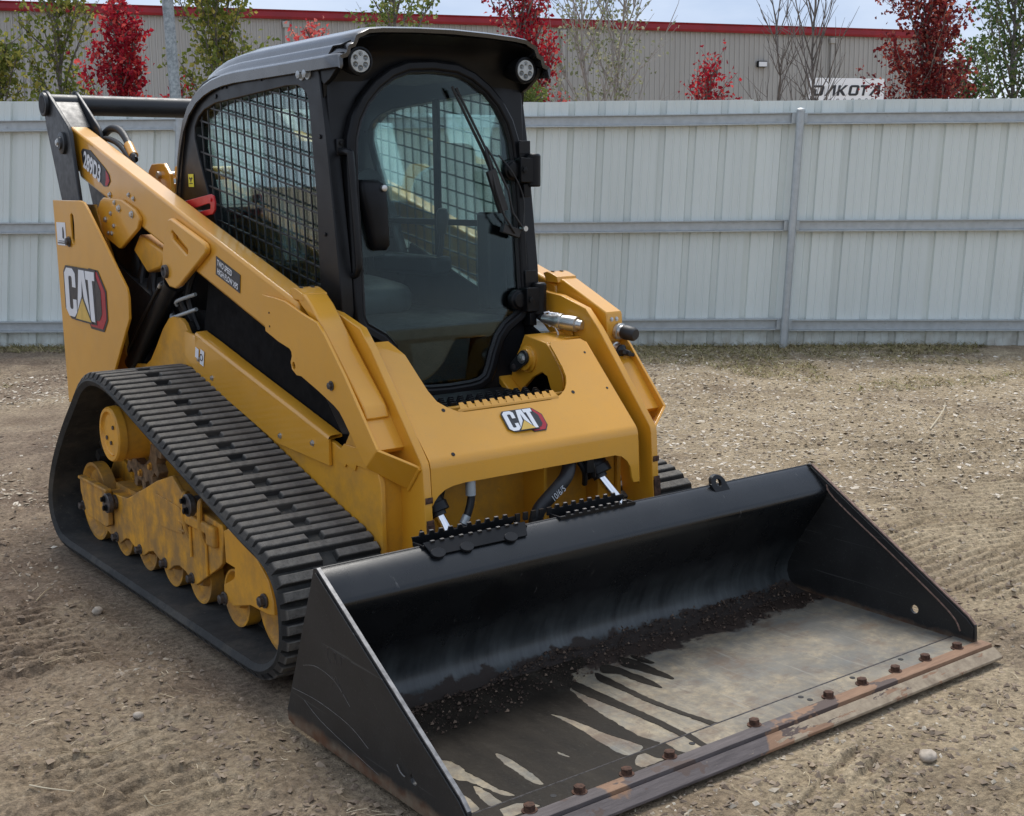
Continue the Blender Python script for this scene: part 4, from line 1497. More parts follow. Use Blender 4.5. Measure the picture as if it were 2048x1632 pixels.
# ---------------------------------------------------------------- lift arms
def arm(s):
    mir = s > 0
    AT = [(3.768, 1.814), (1.600, 1.152)]
    top = lambda y: 1.152 + (y - 1.6) * (1.814 - 1.152) / (3.768 - 1.6)
    out = [(3.768, 1.810), (1.56, 1.142), (1.56, 1.00), (1.695, 1.000), (2.388, 1.203), (2.936, 1.363), (3.36, 1.489), (3.643, 1.570), (3.70, 1.66)]
    b = MB()
    b.px(out, -0.600, -0.512)
    b.build('lift_arm', M_YEL, LD, 0.011, mir)
    # outer boomerang plate
    op = [(1.797, 1.155), (1.700, 1.150), (1.628, 1.143), (1.485, 1.106), (1.404, 1.089), (1.36, 1.055), (1.234, 0.931), (1.047, 0.724), (1.114, 0.658), (1.133, 0.672), (1.195, 0.735), (1.245, 0.786), (1.275, 0.812), (1.309, 0.828), (1.42, 0.866), (1.526, 0.898), (1.560, 0.898), (1.592, 0.915), (1.600, 0.940), (1.589, 0.961), (1.592, 0.975), (1.605, 0.984), (1.685, 1.000), (1.78, 1.028)]
    hc = [(1.578 + 0.011 * math.cos(-t * math.pi / 8), 0.928 + 0.013 * math.sin(-t * math.pi / 8)) for t in range(16)]
    MB().px(op, -0.612, -0.601, [hc]).build('arm_outer_plate', M_YEL, LD, 0.002, mir)
    bolt(LD, (s * 0.613, 1.318, 0.892), (s, 0, 0), 0.012, 0.012, M_BOLTD)
    for y, z in ((1.745, 1.095), (1.745, 1.048)):
        b = MB()
        b.cyl((s * 0.6135, y, z), (s * 0.611, y, z), 0.0035, n=10)
        b.build('drilled_hole', M_DARK, LD)
    # inner plate running down to the bucket hinge
    ip = [(1.60, 1.120), (1.475, 1.107), (1.331, 1.068), (1.259, 1.002), (0.977, 0.677), (0.970, 0.655), (0.958, 0.47), (0.945, 0.33), (0.90, 0.20), (0.93, 0.14), (1.00, 0.12), (1.08, 0.15), (1.108, 0.25), (1.116, 0.369), (1.125, 0.442), (1.145, 0.524), (1.195, 0.599), (1.24, 0.66), (1.40, 0.86), (1.60, 1.00)]
    MB().px(ip, -0.495, -0.467).build('arm_inner_plate', M_YEL, LD, 0.003, mir)
    b = MB()
    b.box(-0.4955, -0.4665, 0.952, 0.972, 0.36, 0.50, None)
    for (y0, z0, z1) in ((0.9545, 0.36, 0.475),):
        pass
    b.bm.free()
    bb = MB()
    bb.px([(0.9575, 0.485), (0.9500, 0.485), (0.9425, 0.33), (0.9440, 0.33)], -0.4945, -0.4675)
    bb.build('worn_patch', M_RUSTB, LD, 0, mir)
    for zc in (0.560, 0.488):
        bb = MB()
        yc = 0.970 - (0.655 - zc) * 0.065
        bb.px([(yc - 0.004, zc + 0.010), (yc - 0.0062, zc + 0.006), (yc - 0.0065, zc - 0.006), (yc - 0.004, zc - 0.010)], -0.4945, -0.4675)
        bb.build('rust_mark', M_RUSTB, LD, 0, mir)
    b = MB()
    b.cyl((s * 0.4960, 0.985, 0.455), (s * 0.4935, 0.985, 0.455), 0.010, n=16)
    b.build('drilled_hole', M_DARK, LD)
    # closing cap between the plates and the floor of the channel
    b = MB()
    fn = lambda x, t, w: (x, 1.047 - t * 0.065, 0.724 - t * 0.066 * 1.0) if False else None
    cap = [Vector((-0.612, 1.047, 0.722)), Vector((-0.496, 0.982, 0.660)), Vector((-0.496, 1.052, 0.580)), Vector((-0.612, 1.116, 0.656))]
    nn = (cap[1] - cap[0]).cross(cap[3] - cap[0]).normalized()
    if nn.y > 0:
        nn = -nn
    A = [b.bm.verts.new(p) for p in cap]
    B = [b.bm.verts.new(p - nn * 0.010) for p in cap]
    b.bm.faces.new(A)
    b.bm.faces.new(B[::-1])
    for i in range(4):
        b.bm.faces.new((A[i], A[(i + 1) % 4], B[(i + 1) % 4], B[i]))
    b.build('arm_cap', M_YEL, LD, 0.002, mir)
    fl = [(1.50, 1.06), (1.36, 1.00), (1.20, 0.86), (1.075, 0.715), (1.09, 0.70), (1.215, 0.845), (1.37, 0.985), (1.50, 1.04)]
    MB().px(fl, -0.603, -0.494).build('channel_floor', M_YEL, LD, 0.002, mir)
    b = MB()
    b.px([(1.46, 1.03), (1.60, 1.10), (1.60, 1.0), (1.44, 0.90), (1.2, 0.76), (1.18, 0.80)], -0.60, -0.50)
    b.build('arm_web', M_YEL_M, LD, mirror=mir)
    # weld bead
    b = MB()
    b.tube([(-0.4975, 0.984, 0.660), (-0.4975, 1.018, 0.620), (-0.4975, 1.052, 0.580)], 0.006, 8)
    b.tube(cr_path([(-0.503, 1.13, 0.765), (-0.503, 1.20, 0.848), (-0.503, 1.30, 0.948)], 4), 0.004, 6)
    b.build('weld_bead', M_YEL_M, LD, mirror=mir)
    # front bracket with two bolts
    tb = [(1.622, 1.184), (1.598, 1.190), (1.575, 1.185), (1.535, 1.172), (1.530, 1.150), (1.60, 1.150)]
    MB().px(tb, -0.592, -0.498).build('hose_cover_bracket', M_YEL, LD, 0.002, mir)
    for x in (0.565, 0.522):
        bolt(LD, (s * x, 1.592, 1.187), (0, -0.1, 1), 0.0075, 0.005, M_BOLTD)
    if s < 0:
        cv = [(1.575, 1.176), (1.520, 1.168), (1.480, 1.140), (1.166, 0.847), (1.158, 0.838), (1.140, 0.802), (1.190, 0.800), (1.50, 1.10), (1.575, 1.15)]
        b = MB()
        b.px(cv, -0.590, -0.504)
        b.build('hose_cover', M_YEL, LD, 0.006, mir)
        # gusset with lift cylinder pin
        gp = [(2.577, 1.401), (2.55, 1.405), (2.290, 1.332), (2.245, 1.318), (2.227, 1.299), (2.235, 1.280), (2.50, 1.145), (2.543, 1.131), (2.600, 1.135), (2.651, 1.167), (2.665, 1.215), (2.645, 1.291)]
        sl = [(2.550, 1.350), (2.535, 1.358), (2.40, 1.292), (2.395, 1.275), (2.410, 1.268), (2.54, 1.325)]
        MB().px(gp, -0.624, -0.600, [sl]).build('cylinder_gusset', M_YEL, LD, 0.006, mir)
        bk = [(3.311, 1.484), (3.10, 1.475), (2.95, 1.435), (2.905, 1.405), (2.899, 1.390), (2.926, 1.355), (3.130, 1.268), (3.154, 1.266), (3.300, 1.305), (3.356, 1.329), (3.402, 1.426), (3.35, 1.47)]
        MB().px(bk, -0.618, -0.600).build('arm_side_bracket', M_YEL, LD, 0.005, mir)
        MB().px([(3.02, 1.33), (2.75, 1.26), (2.80, 1.20), (2.95, 1.17), (3.10, 1.262)], -0.575, -0.515).build('cross_tube_end', M_YEL_M, LD, 0.01, mir)
        for y, z, r in ((3.267, 1.494, .010), (3.12, 1.437, .012), (2.973, 1.414, .012), (3.224, 1.415, .008), (3.294, 1.388, .010), (3.196, 1.362, .008), (3.268, 1.330, .007), (3.227, 1.329, .008), (3.042, 1.494, .008), (2.990, 1.478, .008), (3.17, 1.462, .008)):
            bolt(LD, (s * 0.619 if z < 1.47 else s * 0.602, y, z), (s, 0, 0), r, r * 0.8, M_STEEL)
        b = MB()
        b.lathe((-0.624, 2.621, 1.195), (-1, 0, 0), [(0, 0.027), (0.012, 0.026), (0.014, 0.018), (0.006, 0.016), (0.006, 0.0)], 28)
        b.build('cylinder_pin', M_BOLTD, LD)
    else:
        cv = [(1.56, 1.172), (1.52, 1.160), (1.272, 1.055), (1.266, 1.045), (1.262, 0.985), (1.34, 0.84), (1.40, 0.88), (1.56, 1.08)]
        MB().px(cv, -0.592, -0.515).build('hose_cover', M_YEL, LD, 0.006, mir)
        for x in (0.538, 0.562):
            bolt(LD, (x, 1.264, 1.028), (0, -1, 0.1), 0.006, 0.004, M_STEEL)
        # quick couplers with black caps
        for (x, y, z, d) in ((0.568, 1.268, 0.985, 0), (0.560, 1.285, 0.915, 1), (0.558, 1.300, 0.850, 2)):
            b = MB()
            b.lathe((x, y + 0.02, z), (0.15, -1, -0.12), [(0, 0.026), (0.02, 0.027), (0.022, 0.031), (0.036, 0.031), (0.038, 0.026), (0.055, 0.024)], 24)
            c_ = b.build('hydraulic_coupler', M_STEEL, LD)
            b = MB()
            if d == 1:
                b.lathe((x + 0.006, y - 0.035, z - 0.006), (0.15, -1, -0.12), [(0, 0.0), (0, 0.024), (0.01, 0.026), (0.02, 0.012), (0.05, 0.010), (0.052, 0)], 18)
                b.box(-0.03, 0.03, -0.008, 0.008, -0.006, 0.006, Matrix.Translation((x + 0.012, y - 0.07, z - 0.012)) @ Matrix.Rotation(0.3, 4, 'Y'))
            else:
                b.lathe((x + 0.006, y - 0.03, z - 0.004), (0.15, -1, -0.12), [(0, 0.0), (0, 0.026), (0.012, 0.028), (0.05, 0.026), (0.058, 0.02), (0.06, 0)], 18)
            b.build('rubber_cap', M_RUB, c_)
    # link, outer and inner
    lk = [(3.985, 1.955), (3.965, 1.972), (3.930, 1.972), (3.90, 1.955), (3.655, 1.800), (3.630, 1.765), (3.545, 1.40), (3.50, 1.25), (3.74, 1.25), (3.80, 1.45), (3.955, 1.80), (3.985, 1.90)]
    MB().px(lk, -0.640, -0.622).build('link_plate', M_LINK, LD, 0.004, mir)
    MB().px(lk, -0.500, -0.484).build('link_plate', M_LINK, LD, 0.004, mir)
    MB().px([(3.93, 1.94), (3.88, 1.92), (3.74, 1.80), (3.78, 1.60), (3.90, 1.80)], -0.62, -0.50).build('link_web', M_LINK, LD, 0.004, mir)
    b = MB()
    b.lathe((-0.648, 3.725, 1.728), (-1, 0, 0), [(-0.01, 0.050), (0.004, 0.050), (0.006, 0.044), (0.008, 0.030), (0.016, 0.028), (0.017, 0.0)], 32)
    b.build('link_pivot_boss', M_LINK, LD, mirror=mir)
    bolt(LD, (s * 0.664, 3.735, 1.730), (s, 0, 0), 0.014, 0.008, M_STEEL)
    # lift cylinder
    b = MB()
    p0, p1 = Vector((-0.566, 2.63, 1.185)), Vector((-0.566, 3.20, 0.76))
    b.cyl(p0, p0.lerp(p1, 0.12), 0.022, n=20)
    b.cyl(p0.lerp(p1, 0.10), p1, 0.041, n=28)
    b.cyl(p0.lerp(p1, 0.09), p0.lerp(p1, 0.15), 0.045, n=28)
    b.build('lift_cylinder', M_BLACK_S, LD, mirror=mir)
    b = MB()
    b.tube(cr_path([(-0.600, 2.70, 1.15), (-0.612, 2.76, 1.11), (-0.612, 3.10, 0.86), (-0.60, 3.16, 0.80)], 5), 0.007, 8)
    b.build('cylinder_line', M_BLACK_S, LD, mirror=mir)
    b = MB()
    b.cyl((-0.612, 2.715, 1.140), (-0.612, 2.735, 1.125), 0.0085, n=12)
    b.build('line_fitting', M_STEEL, LD, mirror=mir)


both(arm)
b = MB()
b.tube([(-0.652, 3.935, 1.912), (0, 3.935, 1.912), (0.652, 3.935, 1.912)], 0.048, 36)
b.build('cross_tube', M_LINK, LD, sharp=50)
for s in (-1, 1):
    b = MB()
    b.lathe((s * 0.646, 3.935, 1.912), (s, 0, 0), [(0, 0.055), (0.012, 0.055), (0.014, 0.050), (0.014, 0.042), (0.0145, 0.0415), (-0.02, 0.0405), (-0.02, 0)], 36)
    b.build('tube_collar', M_LINK, LD)
b = MB()
b.cyl((-0.653, 3.935, 1.912), (-0.6615, 3.935, 1.912), 0.040, n=32)
b.build('tube_bore', M_DARK, LD)
for x in (-0.631, -0.492):
    b = MB()
    b.lathe((x, 3.955, 1.958), (0, 0, 1), [(0, 0.016), (0.012, 0.016), (0.020, 0.011), (0.022, 0)], 16)
    b.build('grease_cap', M_LINK, LD)
# hoses dropping from the tube inside the near arm
b = MB()
b.tube(cr_path([(-0.47, 3.72, 1.745), (-0.455, 3.62, 1.790), (-0.45, 3.50, 1.775), (-0.455, 3.38, 1.70), (-0.47, 3.30, 1.645)], 8), 0.017, 12)
b.tube(cr_path([(-0.49, 3.70, 1.73), (-0.48, 3.60, 1.745), (-0.475, 3.45, 1.71), (-0.48, 3.30, 1.63)], 8), 0.013, 12)
b.build('hydraulic_hose', M_RUB, LD)
b = MB()
b.cyl((-0.455, 3.40, 1.712), (-0.463, 3.325, 1.662), 0.021, n=18)
b.build('hose_sleeve', M_YEL, LD)
b = MB()
b.tube(cr_path([(-0.463, 3.33, 1.668), (-0.475, 3.30, 1.665), (-0.48, 3.29, 1.63)], 5), 0.009, 8)
b.build('hose_clip', M_RUB, LD)

# safety brace mount behind the cab, yellow with pin
b = MB()
b.px([(3.45, 1.50), (3.40, 1.60), (3.36, 1.628), (3.22, 1.628), (3.16, 1.58), (3.14, 1.42), (3.3, 1.35)], -0.37, -0.352)
b.px([(3.45, 1.50), (3.40, 1.60), (3.36, 1.628), (3.22, 1.628), (3.16, 1.58), (3.14, 1.42), (3.3, 1.35)], -0.22, -0.205)
b.box(-0.36, -0.21, 3.20, 3.36, 1.50, 1.54)
mt = b.build('brace_mount', M_YEL, LD, 0.003)
b = MB()
b.cyl((-0.385, 3.265, 1.578), (-0.20, 3.265, 1.578), 0.016, n=18)
b.build('mount_pin', M_STEEL, mt)
b = MB()
b.cyl((-0.35, 3.13, 1.585), (-0.10, 3.10, 1.585), 0.030, n=20)
b.build('cross_rod', M_YEL_M, LD)

# ---------------------------------------------------------------- crossmember (front cover) between the arms
CA, CB = Vector((0, 0.972, 0.674)), Vector((0, 1.268, 0.973))
CE = (CB - CA).normalized()
CL = (CB - CA).length
RB = 0.055          # radius of the lower fold
TH1 = math.atan2(CE.z, CE.y)
FR = math.radians(87) - TH1


def cm_pt(x, t, w=0.0):
    """t = distance up the sheet from the lower fold; negative t goes down the front face"""
    tl = RB * math.tan(FR / 2)
    if t >= tl:
        p = CA + CE * t
        n = Vector((0, -CE.z, CE.y))
        if t > CL:
            e2 = Vector((0, 0.84, 0.54)).normalized()
            p = CB + e2 * (t - CL)
            n = Vector((0, -e2.z, e2.y))
    elif t > -tl:
        f = (tl - t) / (2 * tl)
        a = FR * f
        c = CA + CE * tl + Vector((0, CE.z, -CE.y)) * RB
        d = Vector((0, -CE.z, CE.y))
        ang = -a
        dv = Vector((0, d.y * math.cos(ang) - d.z * math.sin(ang), d.y * math.sin(ang) + d.z * math.cos(ang)))
        dv = Vector((0, d.y * math.cos(a) - d.z * math.sin(a), d.y * math.sin(a) + d.z * math.cos(a)))
        p = c + dv * RB
        n = dv
    else:
        e3 = Vector((0, math.cos(TH1 + FR), math.sin(TH1 + FR)))
        p = CA + e3 * (t)
        n = Vector((0, -e3.z, e3.y))
    return Vector((x, p.y, p.z)) - n * w


U = [(-0.465, 0.500), (-0.385, 0.500), (-0.362, 0.425), (-0.352, 0.330), (-0.345, 0.27), (-0.332, 0.225), (-0.303, 0.195), (-0.275, 0.178), (-0.249, 0.171), (-0.10, 0.170), (0.106, 0.171), (0.130, 0.175), (0.165, 0.188), (0.195, 0.208), (0.215, 0.232), (0.229, 0.26), (0.236, 0.30), (0.238, 0.36), (0.238, 0.402), (0.250, 0.415), (0.385, 0.415),
     (0.400, 0.40), (0.4045, 0.30), (0.4045, -0.02), (0.4045, -0.185), (0.378, -0.185), (0.370, -0.165), (0.366, -0.13), (0.350, -0.105), (0.325, -0.086), (0.295, -0.078), (-0.341, -0.078), (-0.385, -0.082), (-0.415, -0.090), (-0.440, -0.105), (-0.455, -0.120), (-0.465, -0.135)]
b = MB()
cuts = [CL] + [RB * math.tan(FR / 2) * (1 - 2 * k / 10) for k in range(11)]
b.plate(U, lambda x, t, w: cm_pt(x, t, w), 0.008, (), cuts)
cmo = b.build('front_crossmember', M_YEL, LD, 0.0, sharp=22)
# right hand return flange of the cover and its weld
b = MB()
q = [cm_pt(0.4045, t) for t in (0.40, 0.2, 0.05)] + [cm_pt(0.4045, -0.03), cm_pt(0.4045, -0.185)]
L0 = [b.bm.verts.new(p) for p in q]
L1 = [b.bm.verts.new(p + Vector((0.022, 0.020, -0.016))) for p in q]
for i in range(len(q) - 1):
    b.bm.faces.new((L0[i], L0[i + 1], L1[i + 1], L1[i]))
o = b.build('cover_flange', M_YEL, LD, sharp=50)
sm = o.modifiers.new('gauge', 'SOLIDIFY')
sm.thickness = 0.006
for x, t in ((-0.325, 0.188), (0.220, 0.190), (0.376, 0.188), (0.369, 0.352), (-0.37, 0.02)):
    c = cm_pt(x, t)
    n = Vector((0, -CE.z, CE.y))
    b = MB()
    b.cyl(c - n * 0.001, c + n * 0.0012, 0.0068 if x < 0.3 else 0.0045, n=14)
    b.build('drilled_hole', M_DARK, cmo)
# serrated step on the edge of the cut-out
tp = []
x = -0.262
for k in range(13):
    tp += [(x, 0.172), (x + 0.004, 0.196), (x + 0.021, 0.196), (x + 0.026, 0.181)]
    x += 0.0315
tp = [(-0.275, 0.168)] + tp + [(x, 0.168)]
b = MB()
b.plate(tp[::-1], lambda x, t, w: cm_pt(x, t) + Vector((0, 0.004 + w * 0.2, 0.004 + w)), 0.007)
b.build('serrated_edge', M_YEL, LD, 0.001)
# black grip step under the door
b = MB()
b.plate([(-0.30, 1.46), (0.17, 1.46), (0.15, 1.19), (-0.28, 1.19)], lambda x, y, w: (x, y, 0.778 + w), 0.012)
st = b.build('door_step', M_BLACK, LD, 0.003)
for r in range(4):
    b = MB()
    pts = []
    x = -0.28 + 0.02 * (r % 2)
    y = 1.196 + r * 0.034
    while x < 0.17:
        pts += [(x, 0.0), (x + 0.005, 0.020), (x + 0.022, 0.020), (x + 0.030, 0.004)]
        x += 0.040
    pts = [(-0.29, -0.002)] + pts + [(x, -0.002)]
    b.plate(pts[::-1], lambda u, v, w: (u, y + w - 0.3 * v, 0.791 + v), 0.006)
    b.build('grip_tooth_row', M_BLACK_S, st, 0.001)

# tilt cylinder lug on the right with its big boss and locking plate
lp = [(1.47, 0.972), (1.344, 0.953), (1.322, 0.938), (1.27, 0.883), (1.245, 0.840), (1.243, 0.800), (1.262, 0.770), (1.290, 0.760), (1.318, 0.790), (1.336, 0.830), (1.366, 0.842), (1.421, 0.818), (1.489, 0.761), (1.558, 0.800), (1.530, 0.870)]
MB().px(lp, 0.288, 0.304).build('tilt_cylinder_lug', M_YEL, LD, 0.003)
MB().px(lp, 0.372, 0.386).build('tilt_cylinder_lug', M_YEL, LD, 0.003)
b = MB()
b.plate([(1.47, 0.29), (1.47, 0.46), (1.34, 0.46), (1.34, 0.29)], lambda y, x, w: (x, y, 0.972 - (1.47 - y) * 0.15 - w), 0.008)
b.build('lug_top_plate', M_YEL, LD, 0.002)
b = MB()
b.lathe((0.288, 1.448, 0.884), (-1, 0, 0), [(0, 0.050), (0.006, 0.050), (0.010, 0.043), (0.022, 0.041), (0.022, 0)], 32)
b.build('pin_boss', M_YEL, LD)
PM = frame((0.264, 1.46, 0.866), (0, 0.85, -0.5), (0, 0.5, 0.85))
b = MB()
L = []
for k in range(13):
    a = math.pi * (0.5 + k / 12)
    L.append((0.035 * 1 + 0.020 * math.cos(a + math.pi), 0.020 * math.sin(a + math.pi)))
pl = [(-0.028 + 0.027 * math.cos(math.pi * (0.5 + k / 10)), 0.027 * math.sin(math.pi * (0.5 + k / 10))) for k in range(11)] + [(0.042 + 0.021 * math.cos(math.pi * (-0.5 + k / 10)), 0.021 * math.sin(math.pi * (-0.5 + k / 10))) for k in range(11)]
b.plate(pl, lambda u, v, w: (0.266 - w, 1.464 + 0.82 * u + 0.57 * v, 0.876 - 0.57 * u + 0.82 * v), 0.010)
b.build('locking_plate', M_LINK, LD, 0.002)
bolt(LD, (0.256, 1.446, 0.889), (-1, 0, 0), 0.015, 0.010, M_STEEL)
bolt(LD, (0.256, 1.496, 0.852), (-1, 0, 0), 0.009, 0.006, M_BOLTD)
b = MB()
b.box(-0.03, 0.03, -0.06, 0.06, -0.012, 0.012, Matrix.Translation((0.27, 1.54, 0.775)) @ Matrix.Rotation(math.radians(35), 4, 'X'))
b.build('stop_block', M_YEL, LD, 0.004)
# electrical coupler with white protective mesh
b = MB()
b.box(0.40, 0.475, 1.36, 1.50, 0.955, 0.963)
b.px([(1.45, 0.963), (1.44, 1.02), (1.42, 1.035), (1.40, 1.02), (1.39, 0.963)], 0.452, 0.458)
b.build('coupler_bracket', M_YEL, LD, 0.002)
b = MB()
b.lathe((0.40, 1.50, 1.022), (0.35, -1, -0.10), [(0, 0.0), (0, 0.016), (0.03, 0.020), (0.06, 0.024), (0.075, 0.031), (0.085, 0.031), (0.086, 0.026), (0.12, 0.029), (0.15, 0.029), (0.153, 0.020), (0.175, 0.018), (0.177, 0)], 28)
b.build('electric_coupler', M_STEEL, LD, sharp=25)
b = MB()
for i in range(16):
    a = i * 1.1
    t = i / 16
    c = Vector((0.40, 1.50, 1.022)) + Vector((0.35, -1, -0.10)).normalized() * (0.01 + 0.06 * t)
    b.tube([c + Vector((0, 0.025 * math.cos(a), 0.025 * math.sin(a))), c + Vector((0.01, 0.027 * math.cos(a + .6), 0.027 * math.sin(a + .6))), c + Vector((0.012, 0.024 * math.cos(a + 1.2), 0.026 * math.sin(a + 1.2)))], 0.0035, 5)
b.tube(cr_path([(0.41, 1.44, 0.995), (0.415, 1.43, 0.975), (0.418, 1.43, 0.960)], 4), 0.003, 5)
b.build('protective_mesh', M_DW, LD)
b = MB()
b.tube(cr_path([(0.43, 1.74, 1.03), (0.44, 1.66, 1.05), (0.42, 1.58, 1.035), (0.40, 1.50, 1.022)], 6), 0.014, 10)
b.build('coupler_cable', M_RUB, LD)

# tilt cylinders and hoses behind the bucket
for s, p0, p1, pr in ((-1, (-0.445, 1.10, 0.66), (-0.414, 1.015, 0.500), (-0.388, 0.945, 0.385)), (1, (0.235, 1.13, 0.70), (0.274, 1.028, 0.520), (0.325, 0.92, 0.385))):
    b = MB()
    p0, p1, pr = Vector(p0), Vector(p1), Vector(pr)
    d = (p1 - p0).normalized()
    b.cyl(p0, p1, 0.046 if s > 0 else 0.038, n=32)
    b.cyl(p1 - d * 0.03, p1, 0.050 if s > 0 else 0.042, n=32)
    b.box(-0.012, 0.012, -0.02, 0.02, -0.06, 0.06, Matrix.Translation(p0.lerp(p1, 0.55) + Vector((0.04, -0.01, 0.0))) @ Matrix.Rotation(0.35, 4, 'X'))
    c_ = b.build('tilt_cylinder', M_BLACK_S, LD, 0.002)
    b = MB()
    b.cyl(p1, pr + (pr - p1) * 0.4, 0.018, n=24)
    b.build('chrome_rod', M_CHROME, c_)
    b = MB()
    b.cyl(p1 - d * 0.002, p1 + d * 0.012, 0.026, n=24)
    b.build('rod_seal', M_RUB, c_)
b = MB()
b.tube(cr_path([(-0.395, 0.99, 0.445), (-0.345, 0.99, 0.435), (-0.315, 0.99, 0.485), (-0.300, 0.99, 0.540), (-0.305, 0.99, 0.60), (-0.32, 1.0, 0.64)], 7), 0.013, 12)
b.build('tilt_hose', M_RUB, LD)
b = MB()
b.cyl((-0.302, 0.99, 0.545), (-0.303, 0.99, 0.60), 0.0165, n=18)
b.cyl((-0.303, 0.99, 0.60), (-0.306, 0.99, 0.61), 0.019, n=18)
b.cyl((-0.306, 0.99, 0.61), (-0.325, 1.0, 0.66), 0.011, n=14)
b.build('hose_fitting', M_GALV, LD)
b = MB()
b.cyl((-0.333, 0.99, 0.455), (-0.318, 0.99, 0.480), 0.0140, n=14)
b.build('hose_band', M_GALV, LD)
b = MB()
b.tube(cr_path([(-0.045, 0.99, 0.33), (-0.045, 0.985, 0.40), (-0.03, 0.98, 0.455), (0.04, 0.98, 0.51), (0.095, 0.99, 0.55), (0.13, 1.02, 0.60), (0.12, 1.05, 0.66)], 8), 0.024, 14)
b.build('sleeved_hose', M_RUB, LD)
text_obj('10/6/5', 0.034, M_DW, LD, frame((0.012, 0.9545, 0.478), (0.8, -0.1, 0.60), (-0.6, 0, 0.8)), 'hose_marking', 0.7)
b = MB()
b.tube(cr_path([(0.15, 1.0, 0.60), (0.17, 0.99, 0.56), (0.185, 1.0, 0.53), (0.20, 1.02, 0.50)], 6), 0.010, 10)
b.tube(cr_path([(0.19, 1.0, 0.62), (0.20, 0.98, 0.57), (0.215, 0.99, 0.53)], 6), 0.010, 10)
b.box(0.17, 0.20, 0.97, 1.0, 0.55, 0.60)
b.build('valve_lines', M_BLACK_S, LD)

# ---------------------------------------------------------------- cab
CABH = 0.43
side = [(1.565, 1.208), (1.628, 1.701), (1.672, 1.952), (2.188, 1.952), (2.520, 1.950), (2.620, 1.935), (2.700, 1.900), (2.765, 1.850), (2.812, 1.790), (2.850, 1.72), (2.883, 1.64), (2.925, 1.50), (2.94, 1.30), (2.94, 0.80), (1.70, 0.80), (1.60, 0.95), (1.56, 1.10)]
win = [(1.747, 1.816), (1.760, 1.838), (1.785, 1.855), (1.825, 1.870), (1.895, 1.873), (2.512, 1.846), (2.621, 1.826), (2.680, 1.800), (2.718, 1.765), (2.724, 1.720), (2.691, 1.640), (2.640, 1.54), (2.587, 1.435), (2.48, 1.22), (2.38, 1.06), (2.33, 1.03), (1.76, 1.03), (1.72, 1.05), (1.705, 1.10), (1.712, 1.30), (1.712, 1.477), (1.734, 1.705)]
for s in (-1, 1):
    MB().px([(y, z) for y, z in side], s * CABH, s * (CABH - 0.05), [win]).build('cab_side_frame', M_BLACK_S, LD, 0.004)


def gl_plane(z, off=0.0):
    return 1.612 - 0.075 * (1.93 - z) / 1.13 - off


# front pillars / arched header around the door
def arch(ins, top=None):
    """outline of the door opening, inset by ins; symmetric in x"""
    R = [(0.0, 1.925), (0.10, 1.918), (0.165, 1.895), (0.225, 1.855), (0.275, 1.805), (0.312, 1.745), (0.333, 1.680), (0.340, 1.600), (0.342, 1.50), (0.343, 1.30), (0.346, 1.12), (0.347, 1.075), (0.334, 1.048), (0.30, 1.028), (0.262, 1.005), (0.225, 0.965), (0.196, 0.905), (0.178, 0.855), (0.160, 0.822), (0.130, 0.806), (0.09, 0.800), (0.0, 0.797)]
    out = []
    n = len(R)
    for i, (x, z) in enumerate(R):
        a, c = R[max(0, i - 1)], R[min(n - 1, i + 1)]
        t = Vector((c[0] - a[0], c[1] - a[1])).normalized()
        nx, nz = -t.y, t.x     # to the outside
        out.append((max(0.0, x + nx * ins), z + nz * ins) if 0 < i < n - 1 else (0.0, z + (ins if i == 0 else -ins)))
    L = out + [(-x, z) for x, z in out[-2:0:-1]]
    return L


face = [(-0.415, 1.945), (-0.385, 1.985), (-0.34, 2.005), (0.34, 2.005), (0.385, 1.985), (0.415, 1.945), (0.412, 1.70), (0.405, 1.208), (0.40, 1.05), (0.385, 0.98), (0.33, 0.85), (0.30, 0.70), (-0.30, 0.70), (-0.33, 0.85), (-0.385, 0.98), (-0.40, 1.05), (-0.405, 1.208), (-0.412, 1.70)]
b = MB()
b.plate(face, lambda x, z, w: (x, gl_plane(z) + 0.03 + w, z), 0.06, [arch(0.030)])
b.build('cab_front_frame', M_BLACK_S, LD, 0.006)
b = MB()
b.plate(arch(0.034), lambda x, z, w: (x, gl_plane(z) - 0.006 + w, z), 0.045, [arch(0.0)])
door = b.build('door_frame', M_BLACK, LD, 0.008, sharp=45)
b = MB()
b.plate(arch(0.004), lambda x, z, w: (x, gl_plane(z) + 0.012 + w, z), 0.005)
link('windshield', b.mesh('windshield'), M_GLASS, door)
# rubber seal line
b = MB()
A = [b.bm.verts.new((x, gl_plane(z) + 0.003, z)) for x, z in arch(0.003)]
B = [b.bm.verts.new((x, gl_plane(z) - 0.003, z)) for x, z in arch(-0.006)]
C = [b.bm.verts.new((x, gl_plane(z) + 0.011, z)) for x, z in arch(-0.012)]
for P_, Q_ in ((A, B), (B, C)):
    for i in range(len(P_)):
        j = (i + 1) % len(P_)
        b.bm.faces.new((P_[i], P_[j], Q_[j], Q_[i]))
b.build('window_seal', M_RUB, door, sharp=60)
# pillar sides joining frame and side plate
for s in (-1, 1):
    b = MB()
    q = [(s * 0.408, gl_plane(1.2) + 0.032, 1.05), (s * 0.415, gl_plane(1.95) + 0.032, 1.97)]
    b.bm.faces.new([b.bm.verts.new(v) for v in ((s * 0.405, gl_plane(0.9) + 0.035, 0.95), (s * 0.413, gl_plane(1.94) + 0.035, 1.945), (s * CABH, 1.70, 1.945), (s * CABH, 1.60, 0.95))])
    o = b.build('pillar_skin', M_BLACK_S, LD)
